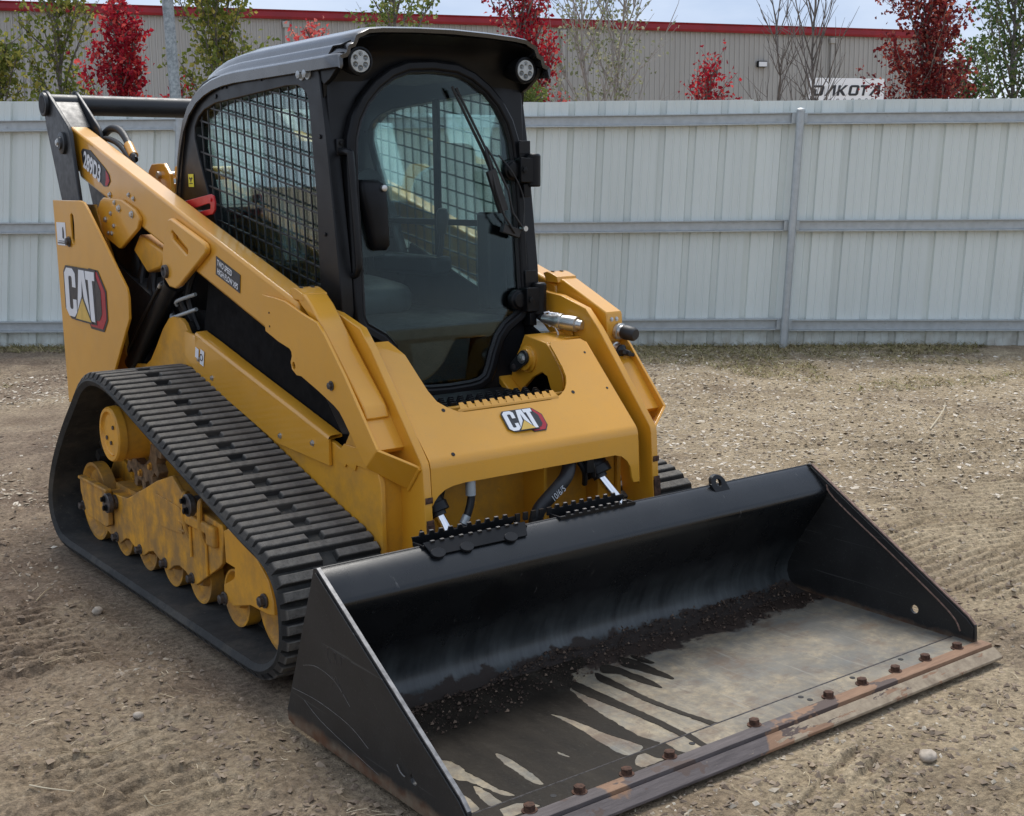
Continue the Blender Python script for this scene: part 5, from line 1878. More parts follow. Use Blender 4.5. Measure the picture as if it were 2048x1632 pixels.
# rubber boot below the door glass
b = MB()
b.plate([(-0.22, 0.60), (0.22, 0.60), (0.24, 0.80), (0.26, 0.98), (-0.26, 0.98), (-0.24, 0.80)], lambda x, z, w: (x, 1.60 + w, z), 0.04, [[(-0.1, 0.82), (0.1, 0.82), (0.12, 0.95), (-0.12, 0.95)]])
b.build('footbox_panel', M_BLACK, LD, 0.01)

# roof with ribbed rounded sides
prof = [(-0.440, 1.908), (-0.447, 1.910), (-0.449, 1.945), (-0.444, 1.952), (-0.424, 1.958), (-0.419, 1.966), (-0.416, 1.980), (-0.408, 1.987), (-0.394, 1.992), (-0.389, 2.004), (-0.384, 2.016), (-0.374, 2.023), (-0.356, 2.030), (-0.335, 2.040), (-0.28, 2.046), (-0.15, 2.052), (0, 2.055)]
prof = prof + [(-x, z) for x, z in prof[-2::-1]]
b = MB()
rows = []


def roof_drop(y):
    # the roof bends down over the back of the cab
    a = max(0.0, y - 2.36)
    return a


ys = [1.500, 1.515, 1.54, 1.60, 1.70, 1.9, 2.1, 2.3, 2.40, 2.50, 2.58, 2.66, 2.74, 2.80]
zb = [0.0, 0.0, 0, 0, 0, 0, 0, 0.0, -0.004, -0.014, -0.03, -0.055, -0.10, -0.16]
for y, dz in zip(ys, zb):
    rows.append([b.bm.verts.new((x * (1 if y > 1.52 else 0.985), y + (0.016 * (1 - (x / 0.45) ** 2)) * -1 * (y < 1.56), z + dz * 1.0 - (0.006 if y < 1.505 else 0))) for x, z in prof])
for A, B in zip(rows, rows[1:]):
    for i in range(len(A) - 1):
        b.bm.faces.new((A[i], A[i + 1], B[i + 1], B[i]))
o = b.build('roof', M_ROOF, LD, sharp=38)
sm = o.modifiers.new('gauge', 'SOLIDIFY')
sm.thickness = 0.014
sm.offset = -1
for s in (-1, 1):     # the ribbed corners carry on down the back posts
    b = MB()
    rows = []
    for y, dz in zip([2.80, 2.84, 2.87, 2.90, 2.93, 2.955], [-0.16, -0.23, -0.30, -0.40, -0.52, -0.72]):
        rows.append([b.bm.verts.new((s * -x, y, z + dz)) for x, z in prof[:13]])
    for A, B in zip(rows, rows[1:]):
        for i in range(len(A) - 1):
            b.bm.faces.new((A[i], A[i + 1], B[i + 1], B[i]))
    o = b.build('rear_post_cap', M_ROOF, LD, sharp=50)
    sm = o.modifiers.new('gauge', 'SOLIDIFY')
    sm.thickness = 0.012
    sm.offset = -1
# visor: concave cowl under the front lip that carries the lamps
b = MB()
rows = []
N = 28
for k, (yy, zt, zs) in enumerate(((1.508, 2.036, 0.0), (1.560, 2.012, 0.0), (1.605, 1.995, 0.2), (1.632, 1.965, 0.6), (1.640, 1.93, 1.0))):
    row = []
    for i in range(N + 1):
        x = -0.425 + 0.85 * i / N
        e = abs(x) / 0.425
        z = zt - (0.055 if k == 0 else 0.030) * e ** 4 - zs * (0.02 + 0.06 * e ** 2)
        row.append(b.bm.verts.new((x, yy + 0.01 * e ** 2, z)))
    rows.append(row)
for A, B in zip(rows, rows[1:]):
    for i in range(N):
        b.bm.faces.new((A[i], A[i + 1], B[i + 1], B[i]))
o = b.build('roof_visor', M_BLACK, LD, sharp=50)
sm = o.modifiers.new('gauge', 'SOLIDIFY')
sm.thickness = 0.006
for s in (-1, 1):     # cheek pieces closing the visor ends
    b = MB()
    b.px([(1.530, 1.945), (1.535, 1.925), (1.56, 1.90), (1.60, 1.875), (1.64, 1.86), (1.70, 1.90), (1.70, 1.945), (1.60, 1.945)], s * 0.405, s * 0.425)
    b.build('visor_cheek', M_BLACK, LD, 0.004)
    b = MB()
    b.lathe((s * 0.347, 1.560, 1.934), (0, -1, -0.04), [(-0.06, 0.0), (-0.06, 0.030), (-0.01, 0.044), (0.022, 0.048), (0.034, 0.047), (0.036, 0.041), (0.030, 0.037)], 36)
    hl = b.build('work_lamp', M_BLACK, LD, sharp=30)
    b = MB()
    b.lathe((s * 0.347, 1.530, 1.933), (0, -1, -0.04), [(0.0, 0.037), (0.004, 0.036), (0.005, 0.0)], 36)
    link('lamp_lens', b.mesh('lamp_lens'), M_LENS, hl)
    for k in range(6):
        a = math.pi / 3 * k + 0.52
        b = MB()
        b.lathe((s * 0.347 + 0.0220 * math.cos(a), 1.526, 1.933 + 0.0220 * math.sin(a)), (0, -1, -0.04), [(0, 0.0098), (0.0015, 0.0092), (0.0008, 0.006), (0.003, 0.004), (0.003, 0)], 14)
        b.build('lamp_diode', M_LED, hl)

# window guards: punched sheet of slanted cells, one on each side
Mg = plain('guard_black', (0.02, 0.021, 0.022), 0.4)


def inwin(y, z):
    c = False
    n = len(win)
    for i in range(n):
        y1, z1 = win[i]
        y2, z2 = win[(i + 1) % n]
        if (z1 > z) != (z2 > z) and y < (y2 - y1) * (z - z1) / (z2 - z1) + y1:
            c = not c
    return c


for s in (-1, 1):
    b = MB()
    xg = s * (CABH - 0.012)

    def bar(p, q, w):
        P, Q = Vector(p), Vector(q)
        n = 60
        run = None
        for i in range(n + 1):
            t = P.lerp(Q, i / n)
            ins = inwin(t.x, t.y)
            if ins and run is None:
                run = max(0, i - 1)
            if (not ins or i == n) and run is not None:
                a, c = P.lerp(Q, run / n), P.lerp(Q, i / n)
                d = (c - a).normalized()
                m = Vector((-d.y, d.x)) * w
                b.plate([(a + m)[:], (c + m)[:], (c - m)[:], (a - m)[:]], lambda u, v, ww: (xg + s * (ww - 0.004), u, v), 0.006)
                run = None
    y = 1.72
    while y < 2.74:
        bar((y - 0.030, 1.02), (y + 0.004, 1.88), 0.0027)
        y += 0.0635
    k = 0
    z = 0.95
    while z < 2.0:
        bar((1.68, z - 0.090), (2.78, z + 0.105), 0.0030)
        z += 0.0625
    b.build('window_guard', Mg, LD)
    b = MB()
    b.px([(y, z) for y, z in win], s * (CABH - 0.036), s * (CABH - 0.032))
    link('side_window', b.mesh('side_window'), M_GLASS2, LD)
    b = MB()       # divider of the sliding window
    b.px([(2.155, 1.03), (2.155, 1.87), (2.195, 1.87), (2.195, 1.03)], s * (CABH - 0.055), s * (CABH - 0.040))
    b.px([(1.70, 1.36), (1.70, 1.385), (2.62, 1.385), (2.62, 1.36)] if s > 0 else [(1.70, 1.06), (1.70, 1.08), (2.4, 1.08), (2.4, 1.06)], s * (CABH - 0.056), s * (CABH - 0.042))
    b.build('window_divider', M_BLACK, LD, 0.003)
# bolts and holes on the near cab side
for y, z in ((1.785, 1.905), (1.740, 1.905)):
    bolt(LD, (-CABH, y, z), (-1, 0, 0), 0.0155, 0.018, M_GALV)
for y, z, r in ((2.66, 1.862, .009), (2.50, 1.872, .010), (2.44, 1.900, .006), (2.40, 1.900, .006), (2.10, 1.912, .010), (1.668, 1.69, .008), (1.655, 1.36, .007)):
    bolt(LD, (-CABH - 0.0005, y, z), (-1, 0, 0), r, 0.004, M_BLACK, washer=False)
b = MB()
b.px([(1.60, 1.94), (1.70, 1.945), (1.72, 1.93), (1.64, 1.925)], -CABH - 0.003, -CABH)
b.bm.free()
sticker('warning_label', frame((-CABH - 0.002, 2.805, 1.525), (0, -1, 0), (0, 0, 1)), 0.052, 0.052, M_STY)
b = MB()
for k, z in enumerate((0.012, 0.022, 0.032)):
    b.plate([(0.008, z), (0.044, z), (0.044, z + 0.004), (0.008, z + 0.004)], lambda u, v, w: (-CABH - 0.0035, 2.805 - u, 1.525 + v), 0.001) if k != 1 else None
b.plate([(0.012, 0.040), (0.026, 0.018), (0.040, 0.040), (0.034, 0.040), (0.026, 0.027), (0.018, 0.040)], lambda u, v, w: (-CABH - 0.0037 - w, 2.805 - u, 1.525 + v), 0.001)
b.build('label_print', M_DK, LD)
# red lift arm lock lever
b = MB()
rl = [(2.76, 1.462), (2.44, 1.497), (2.415, 1.490), (2.405, 1.465), (2.410, 1.435), (2.43, 1.420), (2.74, 1.385)]
rs = [(2.70, 1.428), (2.46, 1.462), (2.445, 1.456), (2.45, 1.440), (2.70, 1.412)]
b.px(rl, -0.500, -0.492, [rs])
b.build('red_lock_lever', M_RED, LD, 0.002)
bolt(LD, (-0.501, 2.435, 1.475), (-1, 0, 0), 0.006, 0.004, M_RED)
b = MB()
b.cyl((-0.493, 2.69, 1.42), (-CABH, 2.69, 1.42), 0.012, n=14)
b.build('lever_pivot', M_STEEL, LD)
b = MB()
b.tube(cr_path([(-0.435, 2.86, 1.38), (-0.45, 2.83, 1.445), (-0.455, 2.76, 1.46), (-0.452, 2.71, 1.40)], 6), 0.010, 10)
b.build('side_hose', M_BLACK_S, LD)
# grab handle on the near pillar
b = MB()
yh = gl_plane(1.5) + 0.03
b.tube(cr_path([(-0.385, gl_plane(1.68) + 0.02, 1.640), (-0.385, gl_plane(1.66) - 0.035, 1.635), (-0.383, gl_plane(1.60) - 0.045, 1.60), (-0.378, gl_plane(1.3) - 0.045, 1.30), (-0.376, gl_plane(1.26) - 0.030, 1.235), (-0.375, gl_plane(1.2) + 0.02, 1.215)], 7), 0.012, 12)
gh = b.build('grab_handle', M_BLACK_S, LD)
for z, dz in ((1.655, 0.03), (1.205, -0.03)):
    b = MB()
    b.box(-0.398, -0.366, gl_plane(z) + 0.018, gl_plane(z) + 0.030, z - 0.028, z + 0.028)
    b.build('handle_foot', M_BLACK_S, gh, 0.003)
    bolt(gh, (-0.382, gl_plane(z) + 0.018, z + dz * 0.4), (0, -1, 0), 0.007, 0.005, M_BLACK)
# door latch housing on the glass
hx, hz0, hz1 = -0.283, 1.300, 1.545
b = MB()
rows = []
for z, w, d, c in ((1.302, 0.026, 0.018, 0.020), (1.318, 0.034, 0.034, 0.018), (1.36, 0.039, 0.040, 0.014), (1.44, 0.046, 0.044, 0.006), (1.50, 0.051, 0.046, 0.0), (1.530, 0.047, 0.038, -0.004), (1.545, 0.032, 0.020, -0.008)):
    y0 = gl_plane(z) + 0.010
    row = []
    for k in range(16):
        a = 2 * math.pi * k / 16
        cx_, sy_ = math.cos(a), math.sin(a)
        ex = math.copysign(abs(cx_) ** 0.55, cx_) * w
        ey = -max(0, math.copysign(abs(sy_) ** 0.55, sy_)) * d
        row.append(b.bm.verts.new((hx + c + ex, y0 + ey, z)))
    rows.append(row)
for A, B in zip(rows, rows[1:]):
    for k in range(16):
        b.bm.faces.new((A[k], A[(k + 1) % 16], B[(k + 1) % 16], B[k]))
b.bm.faces.new(rows[0][::-1])
b.bm.faces.new(rows[-1])
lh = b.build('door_latch', M_BLACK, door, sharp=40)
b = MB()
b.lathe((hx + 0.028, gl_plane(1.5) - 0.036, 1.515), (0, -1, 0), [(-0.01, 0.011), (0.003, 0.011), (0.005, 0.008), (0.005, 0)], 18)
b.build('latch_lock', M_STEEL, lh)
b = MB()
b.plate([(-0.335, 1.275), (-0.235, 1.285), (-0.225, 1.33), (-0.215, 1.50), (-0.235, 1.57), (-0.275, 1.585), (-0.32, 1.57), (-0.338, 1.52)], lambda x, z, w: (x, gl_plane(z) + 0.018 + w, z), 0.012)
b.build('latch_base', M_BLACK, door, 0.004)
# hinges
for z in (1.575, 1.095):
    y0 = gl_plane(z)
    b = MB()
    b.box(0.335, 0.395, y0 - 0.045, y0 + 0.01, z - 0.045, z + 0.045)
    b.lathe((0.408, y0 - 0.020, z - 0.062), (0, 0, 1), [(0, 0), (0, 0.026), (0.004, 0.030), (0.115, 0.031), (0.122, 0.026), (0.124, 0)], 20)
    b.lathe((0.318, y0 + 0.005, z), (0, -1, 0), [(0, 0.038), (0.022, 0.038), (0.026, 0.030), (0.034, 0.028), (0.036, 0.0)], 24)
    b.box(0.352, 0.390, y0 - 0.015, y0 + 0.035, z + 0.03, z + 0.095)
    b.box(0.360, 0.392, y0 - 0.03, y0 + 0.02, z - 0.10, z - 0.05)
    hg = b.build('door_hinge', M_BLACK, door, 0.005)
    bolt(hg, (0.352, y0 - 0.046, z), (0, -1, 0), 0.012, 0.006, M_BLACK)
    b = MB()
    b.box(0.350, 0.402, y0 - 0.016, y0 - 0.010, z + 0.060, z + 0.108)
    b.build('hinge_tab', M_BLACK_S, hg, 0.002)
# wiper: twin arm, blade
wp = lambda x, z, o: Vector((x, gl_plane(z) - o, z))
pv = wp(0.335, 1.365, 0.030)
b = MB()
b.tube([wp(0.335, 1.365, 0.035), wp(0.29, 1.42, 0.04), wp(0.275, 1.50, 0.04), wp(0.215, 1.62, 0.035), wp(0.19, 1.66, 0.03)], 0.0045, 8)
b.tube([wp(0.300, 1.345, 0.035), wp(0.25, 1.41, 0.04), wp(0.22, 1.50, 0.04), wp(0.20, 1.60, 0.035), wp(0.185, 1.66, 0.03)], 0.0045, 8)
b.box(-0.045, 0.035, -0.012, 0.012, -0.016, 0.016, Matrix.Translation(wp(0.295, 1.352, 0.02)) @ Matrix.Rotation(0.3, 4, 'Y'))
b.box(-0.02, 0.02, -0.008, 0.008, -0.08, 0.08, Matrix.Translation(wp(0.232, 1.50, 0.028)) @ Matrix.Rotation(-0.35, 4, 'Y'))
wa = b.build('wiper_arm', M_RUB, door, 0.002)
b = MB()
b.tube([wp(0.275, 1.44, 0.016), wp(0.19, 1.64, 0.014), wp(0.065, 1.87, 0.014)], 0.0075, 6, 0.005)
b.tube([wp(0.235, 1.55, 0.024), wp(0.185, 1.66, 0.030), wp(0.13, 1.77, 0.022), wp(0.08, 1.865, 0.018)], 0.005, 6)
b.build('wiper_blade', M_RUB, wa)
b = MB()
b.cyl(pv + Vector((0.008, 0.01, -0.005)), pv + Vector((0.008, -0.018, -0.005)), 0.010, n=16)
b.build('wiper_pivot', M_STEEL, wa)
b = MB()
b.tube(cr_path([wp(0.335, 1.375, 0.04), wp(0.34, 1.47, 0.045), wp(0.30, 1.56, 0.045), wp(0.245, 1.63, 0.03)], 6), 0.003, 6)
b.build('washer_tube', M_RUB, wa)
# cab rear wall and interior
b = MB()
rearw = [(-0.40, 0.80), (0.40, 0.80), (0.40, 1.90), (-0.40, 1.90)]
rw = [(-0.34, 1.38), (0.34, 1.38), (0.34, 1.85), (-0.34, 1.85)]
b.plate(rearw, lambda x, z, w: (x, 2.86 - 0.28 * max(0, z - 1.55) + w, z), 0.02, [rw], None)
b.build('cab_rear_wall', M_BLACK, LD)
b = MB()
b.plate(rw, lambda x, z, w: (x, 2.865 - 0.28 * max(0, z - 1.55) + w, z), 0.005)
link('rear_window', b.mesh('rear_window'), M_GLASS2, LD)
b = MB()
b.box(-0.41, 0.41, 1.66, 2.90, 0.72, 0.76)
b.box(-0.38, 0.38, 2.30, 2.84, 0.76, 1.02)
b.build('cab_floor', M_DARK, LD)
b = MB()
b.box(-0.40, 0.40, 1.66, 2.50, 1.945, 1.965)
b.box(-0.30, 0.30, 1.70, 2.2, 1.92, 1.955)
b.build('headliner', M_DARK, LD)
# seat wrapped in clear plastic
def pad(cx, cy, cz, sx, sy, sz, rx, name, mat, parent):
    bm = bmesh.new()
    bmesh.ops.create_cube(bm, size=1.0)
    bmesh.ops.subdivide_edges(bm, edges=bm.edges, cuts=5, use_grid_fill=True)
    for v in bm.verts:
        p = v.co * 2
        q = Vector([math.copysign(abs(c) ** 1.0, c) for c in p])
        l4 = (abs(q.x) ** 4 + abs(q.y) ** 4 + abs(q.z) ** 4) ** 0.25
        v.co = q / max(l4, 1e-6) * max(abs(q.x), abs(q.y), abs(q.z)) * 0.5
        v.co.x *= sx
        v.co.y *= sy
        v.co.z *= sz
    bm.transform(Matrix.Translation((cx, cy, cz)) @ Matrix.Rotation(rx, 4, 'X'))
    me = bpy.data.meshes.new(name)
    bm.to_mesh(me)
    bm.free()
    for p in me.polygons:
        p.use_smooth = True
    return link(name, me, mat, parent)


seat = pad(0.0, 2.33, 1.08, 0.50, 0.50, 0.14, 0.08, 'seat', M_SEAT, LD)
pad(0.0, 2.60, 1.33, 0.46, 0.13, 0.52, -0.16, 'seat_back', M_SEAT, seat)
pad(0.0, 2.64, 1.64, 0.20, 0.07, 0.14, -0.1, 'headrest', M_SEAT, seat)
pad(0.0, 2.58, 1.335, 0.50, 0.19, 0.57, -0.16, 'plastic_wrap', M_PLASTIC, seat)
for s in (-1, 1):
    b = MB()
    b.box(s * 0.30 - 0.05, s * 0.30 + 0.05, 2.02, 2.50, 1.16, 1.24)
    cs = b.build('armrest_console', M_BLACK, LD, 0.02)
    b = MB()
    b.tube(cr_path([(s * 0.30, 2.06, 1.22), (s * 0.30, 2.03, 1.29), (s * 0.295, 2.02, 1.35)], 5), 0.011, 10)
    b.lathe((s * 0.295, 2.02, 1.33), (0, -0.1, 1), [(0, 0), (0.0, 0.018), (0.03, 0.024), (0.08, 0.026), (0.10, 0.018), (0.105, 0)], 16)
    b.build('joystick', M_RUB, cs)
b = MB()
b.box(-0.38, -0.30, 1.68, 1.74, 1.10, 1.30)
b.box(0.28, 0.37, 1.68, 1.76, 1.05, 1.42)
b.build('display_panel', M_BLACK, LD, 0.01)
pad(0.02, 1.86, 0.90, 0.42, 0.26, 0.16, 0.2, 'plastic_floor_wrap', M_PLASTIC, LD)

# ---------------------------------------------------------------- decals
def logo(Mx, w, h, parent, low=0.0):
    """three letters over a tilted hexagon; unit box mapped to w x h"""
    def S(L):
        return [(a * w, c * h) for a, c in L]
    def lay(loops, k, mat, nm, holes=()):
        off = Mx @ Matrix.Translation((0, 0, 0.0012 * k))
        return flat([S(L) for L in loops], off, 0.001, mat, nm, parent, [S(H) for H in holes])
    hexo = [(.52, .62 - low), (.62, 1.0), (.83, .985), (1.0, .68 - low * .4), (1.0, .22 - low), (.90, .02 - low), (.60, .02 - low), (.50, .25 - low)]
    hexr = [(.54, .62 - low), (.64, .96), (.81, .96), (.975, .66 - low * .4), (.975, .24 - low), (.885, .06 - low), (.61, .06 - low), (.53, .27 - low)]
    hexk = [(.54, .62 - low), (.64, .93), (.765, .93), (.885, .66 - low * .4), (.885, .30 - low), (.82, .18 - low), (.64, .18 - low), (.56, .30 - low)]
    lay([hexo], 1, M_DK, 'decal_backing')
    lay([hexr], 2, M_DR, 'decal_hexagon')
    lay([hexk], 3, M_DK, 'decal_hexagon_core')
    lay([[(0.0, .88), (.06, .985), (.79, .985), (.79, .80), (.755, .80), (.755, .10), (.14, .10), (.0, .26)]], 3.6, M_DK, 'decal_outline')
    lay([[(.09, .95), (.235, .95), (.30, .87), (.30, .64), (.215, .64), (.215, .79), (.20, .82), (.145, .82), (.13, .79), (.13, .30), (.145, .27), (.20, .27), (.215, .30), (.215, .44), (.30, .44), (.30, .23), (.235, .145), (.10, .145), (.03, .25), (.03, .86)]], 5, M_DW, 'letter')
    lay([[(.395, .95), (.525, .95), (.625, .145), (.53, .145), (.515, .32), (.405, .32), (.39, .145), (.30, .145)]], 5, M_DW, 'letter', [[(.46, .80), (.49, .46), (.43, .46)]])
    lay([[(.55, .95), (.765, .95), (.765, .81), (.71, .81), (.73, .145), (.635, .145), (.615, .81), (.56, .81)]], 5.1, M_DW, 'letter')
    lay([[(.46, .55), (.675, .10), (.245, .10)]], 6.2, M_DK, 'decal_triangle')
    lay([[(.46, .49), (.645, .13), (.275, .13)]], 7.2, M_DY, 'decal_triangle')


logo(frame((-0.6845, 3.705, 0.905), (0, -1, -0.012), (0, 0.03, 1)), 0.55, 0.275, LD, 0.16 * 0)
cu = cm_pt(-0.125, 0.052)
Mc = frame(cu + Vector((0, -CE.z, CE.y)) * 0.0005, (1, 0, 0), CE)
logo(Mc, 0.165, 0.098, cmo)
# model number
Mn = frame((-0.6125, 3.60, 1.640), (0, -1, -0.36), (0, -0.20, 1))
AR = [(3.592, 1.640), (3.600, 1.688), (3.575, 1.700), (3.48, 1.690), (3.30, 1.605), (3.262, 1.580), (3.252, 1.552), (3.285, 1.530), (3.335, 1.530), (3.40, 1.562), (3.50, 1.595), (3.56, 1.615)]
MB().px(AR, -0.6030, -0.6005).build('number_backing', M_DK, LD)
MB().px([(3.295, 1.598), (3.268, 1.578), (3.258, 1.553), (3.287, 1.534), (3.315, 1.534), (3.30, 1.56)], -0.6042, -0.6032).build('number_flash', M_DR, LD)
text_obj('289D3', 0.104, M_DW, LD, frame((-0.6052, 3.580, 1.622), (0, -1, -0.36), (0, 0.0, 1)), 'model_number', 0.78, 0.0, 0.0035)
MB().px([(2.185, 1.272), (1.985, 1.212), (1.995, 1.146), (2.195, 1.204)], -0.6030, -0.6005).build('option_plate', M_DK, LD)
text_obj('TWO SPEED', 0.030, M_DW, LD, frame((-0.6052, 2.176, 1.241), (0, -1, -0.295), (0, 0, 1)), 'lettering', 0.80, 0.0, 0.0006)
text_obj('HIGH FLOW XPS', 0.030, M_DW, LD, frame((-0.6052, 2.178, 1.209), (0, -1, -0.295), (0, 0, 1)), 'lettering', 0.80, 0.0, 0.0006)
sticker('paper_label', frame((-0.6850, 3.765, 1.265), (0, -1, 0), (0, 0, 1)), 0.125, 0.105, M_DW)
b = MB()
b.plate([(0.080, 0.035), (0.098, 0.030), (0.104, 0.060), (0.094, 0.085), (0.084, 0.080)], lambda u, v, w: (-0.6868 - w, 3.765 - u, 1.265 + v), 0.0008)
b.plate([(0.008, 0.008), (0.115, 0.008), (0.115, 0.013), (0.008, 0.013)], lambda u, v, w: (-0.6868 - w, 3.765 - u, 1.265 + v), 0.0008)
b.plate([(0.02, 0.018), (0.10, 0.018), (0.10, 0.021), (0.02, 0.021)], lambda u, v, w: (-0.6868 - w, 3.765 - u, 1.265 + v), 0.0008)
b.build('label_print', M_DK, LD)

# ---------------------------------------------------------------- bucket
def mat_bucket_shell():
    M = Mat('worn_bucket_black')
    sep = M.n('ShaderNodeSeparateXYZ')
    M.l(M.co(), sep.inputs[0])
    z, x, y = sep.outputs['Z'], sep.outputs['X'], sep.outputs['Y']
    n = M.noise(5, 6, 0.6)
    c = M.ramp(n, [(0.3, (0.0045, 0.0055, 0.0065)), (0.7, (0.009, 0.0105, 0.012))])
    # sky reflection painted as a pale band low on the curved back, in vertical strokes
    band = M.math('MULTIPLY', M.mr(M.math('ADD', z, M.math('MULTIPLY', M.noise(14, 5, 0.6), 0.12)), 0.30, 0.12), M.mr(M.noise(20, 4, 0.7, stretch=(1, 0.1, 0.12)), 0.30, 0.75, 0.25, 1.0))
    c = M.mix(M.math('MULTIPLY', band, 0.75), c, (0.115, 0.128, 0.128))
    # dried soil left in the corner
    soil = M.mr(M.math('ADD', z, M.math('MULTIPLY', M.math('SUBTRACT', M.noise(13, 6, 0.65), 0.5), -0.10)), 0.052, 0.044)
    c = M.mix(soil, c, (0.034, 0.025, 0.020))
    scr = M.mr(M.noise(45, 5, 0.75, stretch=(1, 0.2, 0.3)), 0.66, 0.70, 0, 0.35)
    c = M.mix(scr, c, (0.14, 0.14, 0.135))
    M.color(c)
    rg = M.mr(n, 0.3, 0.7, 0.20, 0.34)
    M.l(M.math('ADD', rg, M.math('ADD', M.math('MULTIPLY', band, 0.2), M.math('MULTIPLY', soil, 0.5))), M.b.inputs['Roughness'])
    M.bump(M.noise(60, 4), 0.05, 0.002)
    return M.m


def mat_floor():
    M = Mat('scoured_bucket_floor')
    sep = M.n('ShaderNodeSeparateXYZ')
    M.l(M.co(), sep.inputs[0])
    x, y = sep.outputs['X'], sep.outputs['Y']
    # scoured steel with pale dried mud film
    film = M.mr(M.math('ADD', M.noise(4.0, 7, 0.68, dist=0.5), M.mr(x, -0.3, 0.9, 0.10, -0.05)), 0.38, 0.62)
    fine = M.mr(M.noise(42, 6, 0.7), 0.35, 0.68)
    steel = M.ramp(M.noise(9, 6, 0.6, stretch=(0.35, 1, 1)), [(0.3, (0.085, 0.080, 0.068)), (0.7, (0.165, 0.158, 0.136))])
    mud = M.ramp(M.noise(15, 5, 0.65), [(0.3, (0.205, 0.155, 0.092)), (0.7, (0.430, 0.350, 0.225))])
    c = M.mix(M.math('MULTIPLY', film, M.mr(fine, 0, 1, 0.35, 1.0)), steel, mud)
    blue = M.mr(M.noise(2.6, 6, 0.6, stretch=(0.8, 1.6, 1)), 0.52, 0.64, 0, 0.6)
    c = M.mix(blue, c, M.ramp(M.noise(24, 6, 0.7), [(0.35, (0.075, 0.082, 0.080)), (0.65, (0.150, 0.160, 0.156))]))
    brn = M.mr(M.noise(5.5, 6, 0.7, stretch=(1, 1.5, 1)), 0.50, 0.64, 0, 0.7)
    c = M.mix(brn, c, (0.125, 0.080, 0.050))
    scr = M.mr(M.noise(30, 6, 0.75, stretch=(1.8, 0.12, 1)), 0.57, 0.66, 0, 0.35)
    c = M.mix(scr, c, (0.32, 0.30, 0.25))
    scd = M.mr(M.noise(37, 6, 0.75, stretch=(1.5, 0.15, 1)), 0.60, 0.68, 0, 0.45)
    c = M.mix(scd, c, (0.06, 0.05, 0.04))
    # rust and loose dark crumbs
    crumbs = M.math('MULTIPLY', M.mr(M.noise(55, 6, 0.75), 0.57, 0.62), M.mr(M.noise(4.5, 4, 0.6), 0.55, 0.66))
    c = M.mix(M.math('MULTIPLY', crumbs, 0.8), c, (0.055, 0.030, 0.022))
    rust = M.mr(M.noise(2.2, 5, 0.6), 0.58, 0.72, 0, 0.4)
    c = M.mix(rust, c, (0.20, 0.11, 0.07))
    # soil bank along the back
    bk = M.mr(M.math('ADD', y, M.math('MULTIPLY', M.math('SUBTRACT', M.noise(7, 6, 0.65), 0.5), 0.26)), 0.585, 0.605)
    c = M.mix(bk, c, M.ramp(M.noise(30, 5, 0.7), [(0.3, (0.020, 0.014, 0.011)), (0.7, (0.060, 0.040, 0.029))]))
    M.color(c)
    M.l(M.mr(bk, 0, 1, 0.62, 0.5), M.b.inputs['Roughness'])
    M.bump(M.noise(50, 6, 0.7), 0.30, 0.004)
    return M.m


def mat_edge():
    M = Mat('rusty_cutting_edge')
    sep = M.n('ShaderNodeSeparateXYZ')
    M.l(M.co(), sep.inputs[0])
    x, y = sep.outputs['X'], sep.outputs['Y']
    n = M.noise(4.2, 5, 0.55, stretch=(1, 0.7, 1))
    k = M.math('ADD', n, M.mr(x, -0.9, 0.7, -0.17, 0.14))
    rust = M.ramp(M.noise(22, 5, 0.7, stretch=(0.35, 2.5, 1)), [(0.3, (0.170, 0.092, 0.052)), (0.7, (0.285, 0.168, 0.098))])
    dark = M.ramp(M.noise(30, 5, 0.7, stretch=(0.25, 2.5, 1)), [(0.3, (0.060, 0.048, 0.047)), (0.7, (0.125, 0.104, 0.100))])
    c = M.mix(M.mr(k, 0.47, 0.495), dark, rust)
    patch = M.mr(M.noise(6.5, 4, 0.6, stretch=(1, 1.4, 1)), 0.58, 0.60)
    c = M.mix(patch, c, (0.085, 0.058, 0.048))
    # dried mud clings to the lower lip
    lip = M.math('MULTIPLY', M.mr(y, -0.047, -0.049), M.mr(M.math('ADD', M.noise(9, 6, 0.7, stretch=(1, 5, 1)), M.mr(x, -0.5, 0.3, -0.30, 0.05)), 0.46, 0.48))
    mud = M.ramp(M.noise(28, 5, 0.65), [(0.3, (0.20, 0.150, 0.100)), (0.7, (0.36, 0.290, 0.200))])
    c = M.mix(lip, c, mud)
    M.color(c)
    M.setv(Roughness=0.75, Metallic=0.05)
    M.bump(M.noise(70, 5, 0.7, stretch=(0.3, 1, 1)), 0.4, 0.004)
    return M.m


